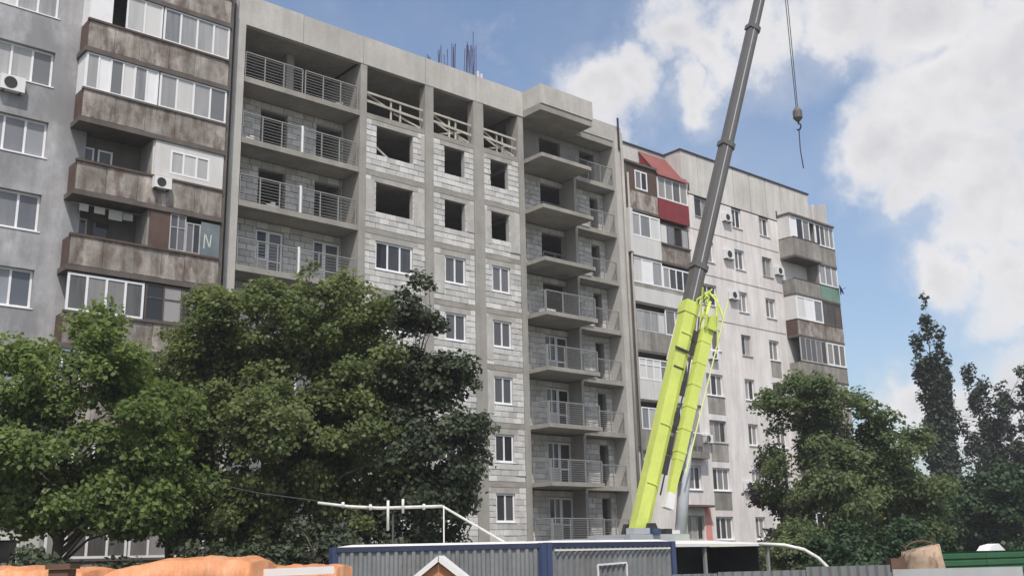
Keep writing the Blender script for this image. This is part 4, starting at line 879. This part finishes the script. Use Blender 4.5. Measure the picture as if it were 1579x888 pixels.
# ================================================================== trees
def tree(name, label, base, height, lobes, m, bark=None, seed=1, nclump=150, per=140, leaf=.17, crad=.75, trunk_r=.2, zlow=None, cat='tree', group=None, limbs=40, flat=.62, droop=.25, stems=1, inner=2.2, lean=(0,0), sat=0):
    """lobes: (dx,dy,z,rx,ry,rz) ellipsoids about the base; leaves are single small faces gathered in clumps"""
    r = np.random.default_rng(seed); bx, by = base; T = thing(name, (bx, by, 0), label, cat, group)
    if sat:
        base_l = list(lobes); lobes = list(lobes)
        for l in base_l:
            for k in range(sat):
                dd = r.standard_normal(3); dd[2] = abs(dd[2])*.8+.1 if k % 3 else dd[2]; dd /= np.linalg.norm(dd); kk = .26+.2*r.random()
                lobes.append((l[0]+dd[0]*l[3]*.98, l[1]+dd[1]*l[4]*.98, l[2]+dd[2]*l[5]*.98, l[3]*kk, l[4]*kk, l[5]*kk*.8))
    vol = np.array([l[3]*l[4]*l[5] for l in lobes])**(.75 if not sat else .58); pick = r.choice(len(lobes), nclump, p=vol/vol.sum()); lo = np.array(lobes)[pick]
    d = r.standard_normal((nclump, 3)); d /= np.linalg.norm(d, axis=1)[:, None]; rad = r.random(nclump)**(1/inner)
    C = lo[:, :3]+d*lo[:, 3:6]*rad[:, None]; C[:, 2] = np.maximum(C[:, 2], (zlow or .8)+r.random(nclump)*.6)
    cr = crad*(.55+.75*r.random(nclump)); cnt = np.maximum(12, (per*(cr/crad)**2*(.7+.6*r.random(nclump)))).astype(int); idx = np.repeat(np.arange(nclump), cnt); n = len(idx)
    o = r.standard_normal((n, 3)); o /= np.linalg.norm(o, axis=1)[:, None]; q = r.random(n)**.55
    o = o*q[:, None]*np.array([1, 1, flat]); o[:, 2] -= droop*(o[:, 0]**2+o[:, 1]**2)
    Pp = C[idx]+o*cr[idx][:, None]+r.standard_normal((n, 3))*.05
    ctr = np.array([0, 0, height*.5]); outw = Pp-ctr; outw /= np.linalg.norm(outw, axis=1)[:, None]+1e-6
    nr = .55*np.array([0, 0, 1])+.45*outw+.35*o+.55*r.standard_normal((n, 3)); nr /= np.linalg.norm(nr, axis=1)[:, None]
    t = np.cross(nr, r.standard_normal((n, 3))); t /= np.linalg.norm(t, axis=1)[:, None]; b = np.cross(nr, t)
    s = leaf*(.55+.75*r.random(n))[:, None]; wd = s*(.36+.16*r.random(n))[:, None]
    V = np.stack([Pp-t*s*.5, Pp+b*wd-t*s*.05+nr*s*.06, Pp+t*s*.55-nr*s*.08, Pp-b*wd-t*s*.05+nr*s*.06], 1).reshape(-1, 3)
    me = bpy.data.meshes.new('crown'); me.vertices.add(4*n); me.vertices.foreach_set('co', V.ravel()); me.loops.add(4*n); me.loops.foreach_set('vertex_index', np.arange(4*n)); me.polygons.add(n); me.polygons.foreach_set('loop_start', np.arange(0, 4*n, 4))
    try: me.polygons.foreach_set('loop_total', np.full(n, 4))
    except Exception: pass
    at = me.attributes.new('tint', 'FLOAT', 'FACE'); ct = r.random(nclump); at.data.foreach_set('value', np.clip(.05+.55*ct[idx]+.5*(r.random(n)-.3), 0, 1))
    me.materials.append(m); me.update(calc_edges=True); me.validate()
    link(bpy.data.objects.new('crown', me), T, (bx, by, 0))
    # trunk(s) and limbs
    bk = bark or bark_m; top = height*.82
    for k in range(stems):
        a = 2*math.pi*k/stems+.5; off = .0 if stems == 1 else .18
        pts = []; x = bx+math.cos(a)*off; y = by+math.sin(a)*off
        for i in range(9):
            z = top*i/8*(1 if k == 0 else .9); pts.append((x+lean[0]*i/8, y+lean[1]*i/8, z)); x += r.uniform(-.12, .12)+(math.cos(a)*.14 if stems > 1 else 0); y += r.uniform(-.12, .12)+(math.sin(a)*.14 if stems > 1 else 0)
        MB().tube(pts, [trunk_r*(1.25 if i == 0 else 1-.11*i) for i in range(9)], 9).build('trunk', bk, T, True)
    lm = MB(); P3 = [Vector(p) for p in pts]; lm.tube(pts, trunk_r*.1, 5)
    for i in r.choice(nclump, min(limbs, nclump), replace=False):
        e = Vector((bx+C[i][0], by+C[i][1], C[i][2])); zs = max(height*.12, min(top*.95, e.z-.5*math.hypot(C[i][0], C[i][1])-.3)); k = min(7, int(zs/top*8)); st = P3[k].lerp(P3[k+1], zs/top*8-k)
        md = st.lerp(e, .5)+Vector((r.uniform(-.25, .25), r.uniform(-.25, .25), .12*(e-st).length)); rr = max(.02, trunk_r*.32*(1-zs/height))
        lm.tube([st, st.lerp(md, .5), md, md.lerp(e, .5), e], [rr, rr*.85, rr*.65, rr*.42, rr*.2], 5)
    lm.build('limbs', bk, T, True)
    return T
def at_base(x, d): p = at_dist(x, 860, d); return (p.x, p.y)
RX = Vector((RT.x, RT.y, 0)).normalized(); FX = Vector((FW.x, FW.y, 0)).normalized()
def lob(s, f, z, rs, rf, rz):      # lobe placed sideways / in depth relative to the view of the place
    p = RX*s+FX*f; return (p.x, p.y, z, (rs+rf)/2 if abs(rs-rf) < .3 else rs, rf if abs(rs-rf) >= .3 else (rs+rf)/2, rz)
tree('broad_tree', 'broadest leafy green tree, covering the lower railed loggias of the unfinished block', at_base(440, 35), 12.2,
     [lob(.4,0,9.6,2.3,2.3,2.3), lob(-1.3,.3,9.9,1.9,1.8,1.5), lob(-2.8,.2,8.7,1.6,1.6,1.6), lob(2.2,.2,9.5,1.3,1.3,1.3), lob(-2.4,.2,7.6,2.3,2.2,2.4), lob(1.7,0,8.2,2.1,2.2,2.4), lob(-1.2,-1,5.6,3.0,2.4,2.4), lob(1.9,-.4,5.2,2.3,2.2,2.4), lob(-.2,0,4.0,3.6,2.4,1.2)], leaf_a, None, 11, 500, 230, .145, .66, .26, 2.6, sat=4, inner=3.2)
tree('maple_tree', 'bright green maple with visible spreading limbs in front of the grey rendered wall', at_base(95, 32), 9.8,
     [lob(.1,0,7.7,2.0,2.0,1.9), lob(-1.6,0,6.4,1.8,1.8,2.2), lob(1.5,0,6.0,1.8,1.8,1.9), lob(-.3,-.4,4.4,2.6,2.0,1.9), lob(-2.4,0,5.0,1.6,1.6,1.5), lob(1.6,.3,4.2,1.7,1.6,1.2)], leaf_b, None, 23, 310, 200, .15, .6, .2, 3.0, sat=4, inner=3.2)
tree('dark_tree', 'dark leaved tree with ragged drooping boughs beside the block-walled bays', at_base(628, 33.8), 10.6,
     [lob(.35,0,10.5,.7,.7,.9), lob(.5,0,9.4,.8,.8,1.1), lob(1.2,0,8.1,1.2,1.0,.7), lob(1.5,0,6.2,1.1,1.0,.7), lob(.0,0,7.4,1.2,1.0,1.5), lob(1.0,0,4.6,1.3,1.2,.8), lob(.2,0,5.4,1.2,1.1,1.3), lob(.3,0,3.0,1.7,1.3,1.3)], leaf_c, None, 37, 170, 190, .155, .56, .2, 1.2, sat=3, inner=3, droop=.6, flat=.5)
tree('loose_tree', 'pale sparse tree top between the broad tree and the dark tree', at_base(570, 38.5), 11.6,
     [lob(.2,0,10.2,1.3,1.2,1.5), lob(.1,0,8.0,1.6,1.4,1.8), lob(-.3,0,5.5,1.9,1.5,1.8)], leaf_mat('grey_green_leaves', (.085,.095,.045), (.20,.205,.115)), bark_pale, 41, 110, 120, .14, .55, .16, 2.0, sat=4, inner=3)
tree('inner_tree', 'shaded tree between the maple and the broad tree', at_base(255, 36), 9.2,
     [lob(0,0,7.0,1.8,1.8,1.9), lob(-.8,0,5.0,2.0,1.8,1.7), lob(.9,0,4.4,2.0,1.8,1.5)], leaf_a, None, 53, 140, 240, .145, .72, .2, 2.6)
for i, (x, d, h, w, lb) in enumerate(((35, 28.5, 2.9, 1.6, 'dark shrub in front of the small grey kiosk'), (140, 30, 2.9, 1.6, 'dark shrub under the maple, behind the humped orange tarpaulin'), (355, 30.5, 3.4, 1.6, 'dark shrub under the broad tree, behind the humped orange tarpaulin'), (470, 31.5, 3.7, 2.0, 'dark shrub at the end of the long site cabin'), (560, 34, 3.6, 2.0, 'dark shrub behind the gas pipe'), (640, 34.5, 3.2, 1.3, 'dark shrub under the dark tree'))):
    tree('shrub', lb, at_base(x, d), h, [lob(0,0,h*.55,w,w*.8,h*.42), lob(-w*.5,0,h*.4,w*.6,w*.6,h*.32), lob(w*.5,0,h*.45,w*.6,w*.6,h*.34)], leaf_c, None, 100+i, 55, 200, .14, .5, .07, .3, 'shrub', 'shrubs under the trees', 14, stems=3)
tree('leafy_tree', 'tall rounded leafy tree in front of the pale block corner', at_base(1322, 55), 11.2,
     [lob(-1.9,0,9.0,1.8,1.8,1.9), lob(-.3,0,8.0,2.3,2.2,2.2), lob(1.7,0,6.4,2.2,2.1,2.0), lob(-2.7,0,6.2,2.2,2.0,2.4), lob(.2,-.6,5.2,3.2,2.4,2.4), lob(3.0,0,4.8,1.7,1.7,1.9), lob(-1.6,0,3.2,2.8,2.2,1.6), lob(2.0,0,2.9,2.4,2.0,1.4)], leaf_d, bark_pale, 61, 340, 180, .19, .72, .24, 1.0, limbs=80, sat=3, inner=3.2)
tree('reddish_tree', 'thin dusky tree against the pale wall at the edge of the leafy tree', at_base(1212, 57), 7.6, [lob(-.5,0,6.4,.9,.8,.8), lob(-.7,0,5.2,.9,.8,.7), lob(.3,0,4.2,1.1,.9,1.2), lob(0,0,2.4,1.2,1.0,1.0)], leaf_mat('dusky_leaves', (.06,.048,.046), (.12,.10,.095), .2), None, 71, 60, 90, .2, .6, .1, 1.0)
for i, (x, d, h, w, lb) in enumerate(((1225, 48, 3.6, 1.6, 'green shrub at the end of the open shed'), (1310, 46, 3.4, 2.4, 'low dark shrub below the leafy tree'), (1395, 50, 3.8, 2.2, 'low shrub between the leafy tree and the tan bag'))):
    tree('shrub', lb, at_base(x, d), h, [lob(0,0,h*.5,w,w*.8,h*.45), lob(w*.5,0,h*.4,w*.6,w*.6,h*.34)], leaf_h if i else leaf_d, None, 130+i, 60, 190, .17, .6, .07, .3, 'shrub', 'shrubs under the trees', 14, stems=3)
def plumes(tips, z0, r0, r1, k=7):
    """upright plumes of foliage fanning from the trunk: tips are (sideways, top height, root height)"""
    out = []
    for q, (sx, zt, zr) in enumerate(tips):
        for i in range(k):
            t = (i+.5)/k; e = sx*(t**.7); out.append(lob(e, .5*math.sin(q*2.3)*t, zr+(zt-zr)*t, r0+(r1-r0)*t, r0+(r1-r0)*t, (zt-zr)/k*.62))
    return out
tree('poplar_tree', 'tall slender dark poplar standing beside a wider poplar', at_base(1474, 100), 24.3,
     plumes([(-.1,24.3,6),(-1.1,21.3,7),(.7,21.2,6),(1.2,17.4,4),(-.6,18.5,4),(-1.2,14.5,3),(1.3,12.5,2)], 0, 1.1, .45, 8), leaf_p, None, 81, 440, 60, .34, .52, .3, 2.0, group='poplars on the skyline', limbs=50, flat=1.7, droop=-.3)
tree('poplar_tree', 'wide open-branched dark poplar next to the slender poplar', at_base(1578, 105), 18.6,
     plumes([(-2.9,18.8,5),(-1.9,17.0,5),(-.9,15.2,4),(.2,17.2,5),(1.6,15.0,4),(2.4,18.4,5),(3.8,16.5,5),(-4.9,14.0,8),(-4.0,10.8,6),(4.6,13.4,5),(0,9.5,2)], 0, 1.1, .5, 6), leaf_p, None, 83, 460, 54, .34, .58, .3, 2.0, group='poplars on the skyline', limbs=120, flat=1.4, droop=-.2)
for i, (x, d, h, w, lb) in enumerate(((1430, 88, 7.4, 4.2, 'dark hedge tree between the leafy tree and the slender poplar'), (1490, 82, 8.0, 3.8, 'dark hedge tree directly under the slender poplar'), (1560, 78, 8.2, 3.8, 'dark hedge tree under the wide poplar above the green fence'), (1640, 80, 8.6, 4.2, 'dark hedge tree beyond the wide poplar above the green fence'), (1350, 95, 6.0, 4.0, 'far hedge tree seen through the leafy tree'))):
    tree('hedge_tree', lb, at_base(x, d), h, [lob(0,0,h*.6,w*.8,w*.7,h*.34), lob(-w*.5,0,h*.45,w*.6,w*.6,h*.33), lob(w*.5,0,h*.45,w*.6,w*.6,h*.33), lob(0,0,h*.22,w,w*.7,h*.2)], leaf_h, None, 150+i, 110, 210, .28, 1.0, .18, .4, group='dark hedge trees behind the green fence', limbs=24)

# ================================================================== summer haze over the whole place
def haze():
    m = bpy.data.materials.new('summer_haze'); m.use_nodes = True; nt = m.node_tree; nt.nodes.remove(nt.nodes['Principled BSDF']); v = nt.nodes.new('ShaderNodeVolumePrincipled')
    v.inputs['Color'].default_value = (.93, .95, 1, 1); v.inputs['Density'].default_value = 0.0006; v.inputs['Anisotropy'].default_value = 0.2
    nt.links.new(v.outputs[0], nt.nodes['Material Output'].inputs['Volume'])
    o = MB().box(-1000, 1000, -1000, 1000, -1, 38).build('haze', m); tag(o, kind='stuff')
haze()
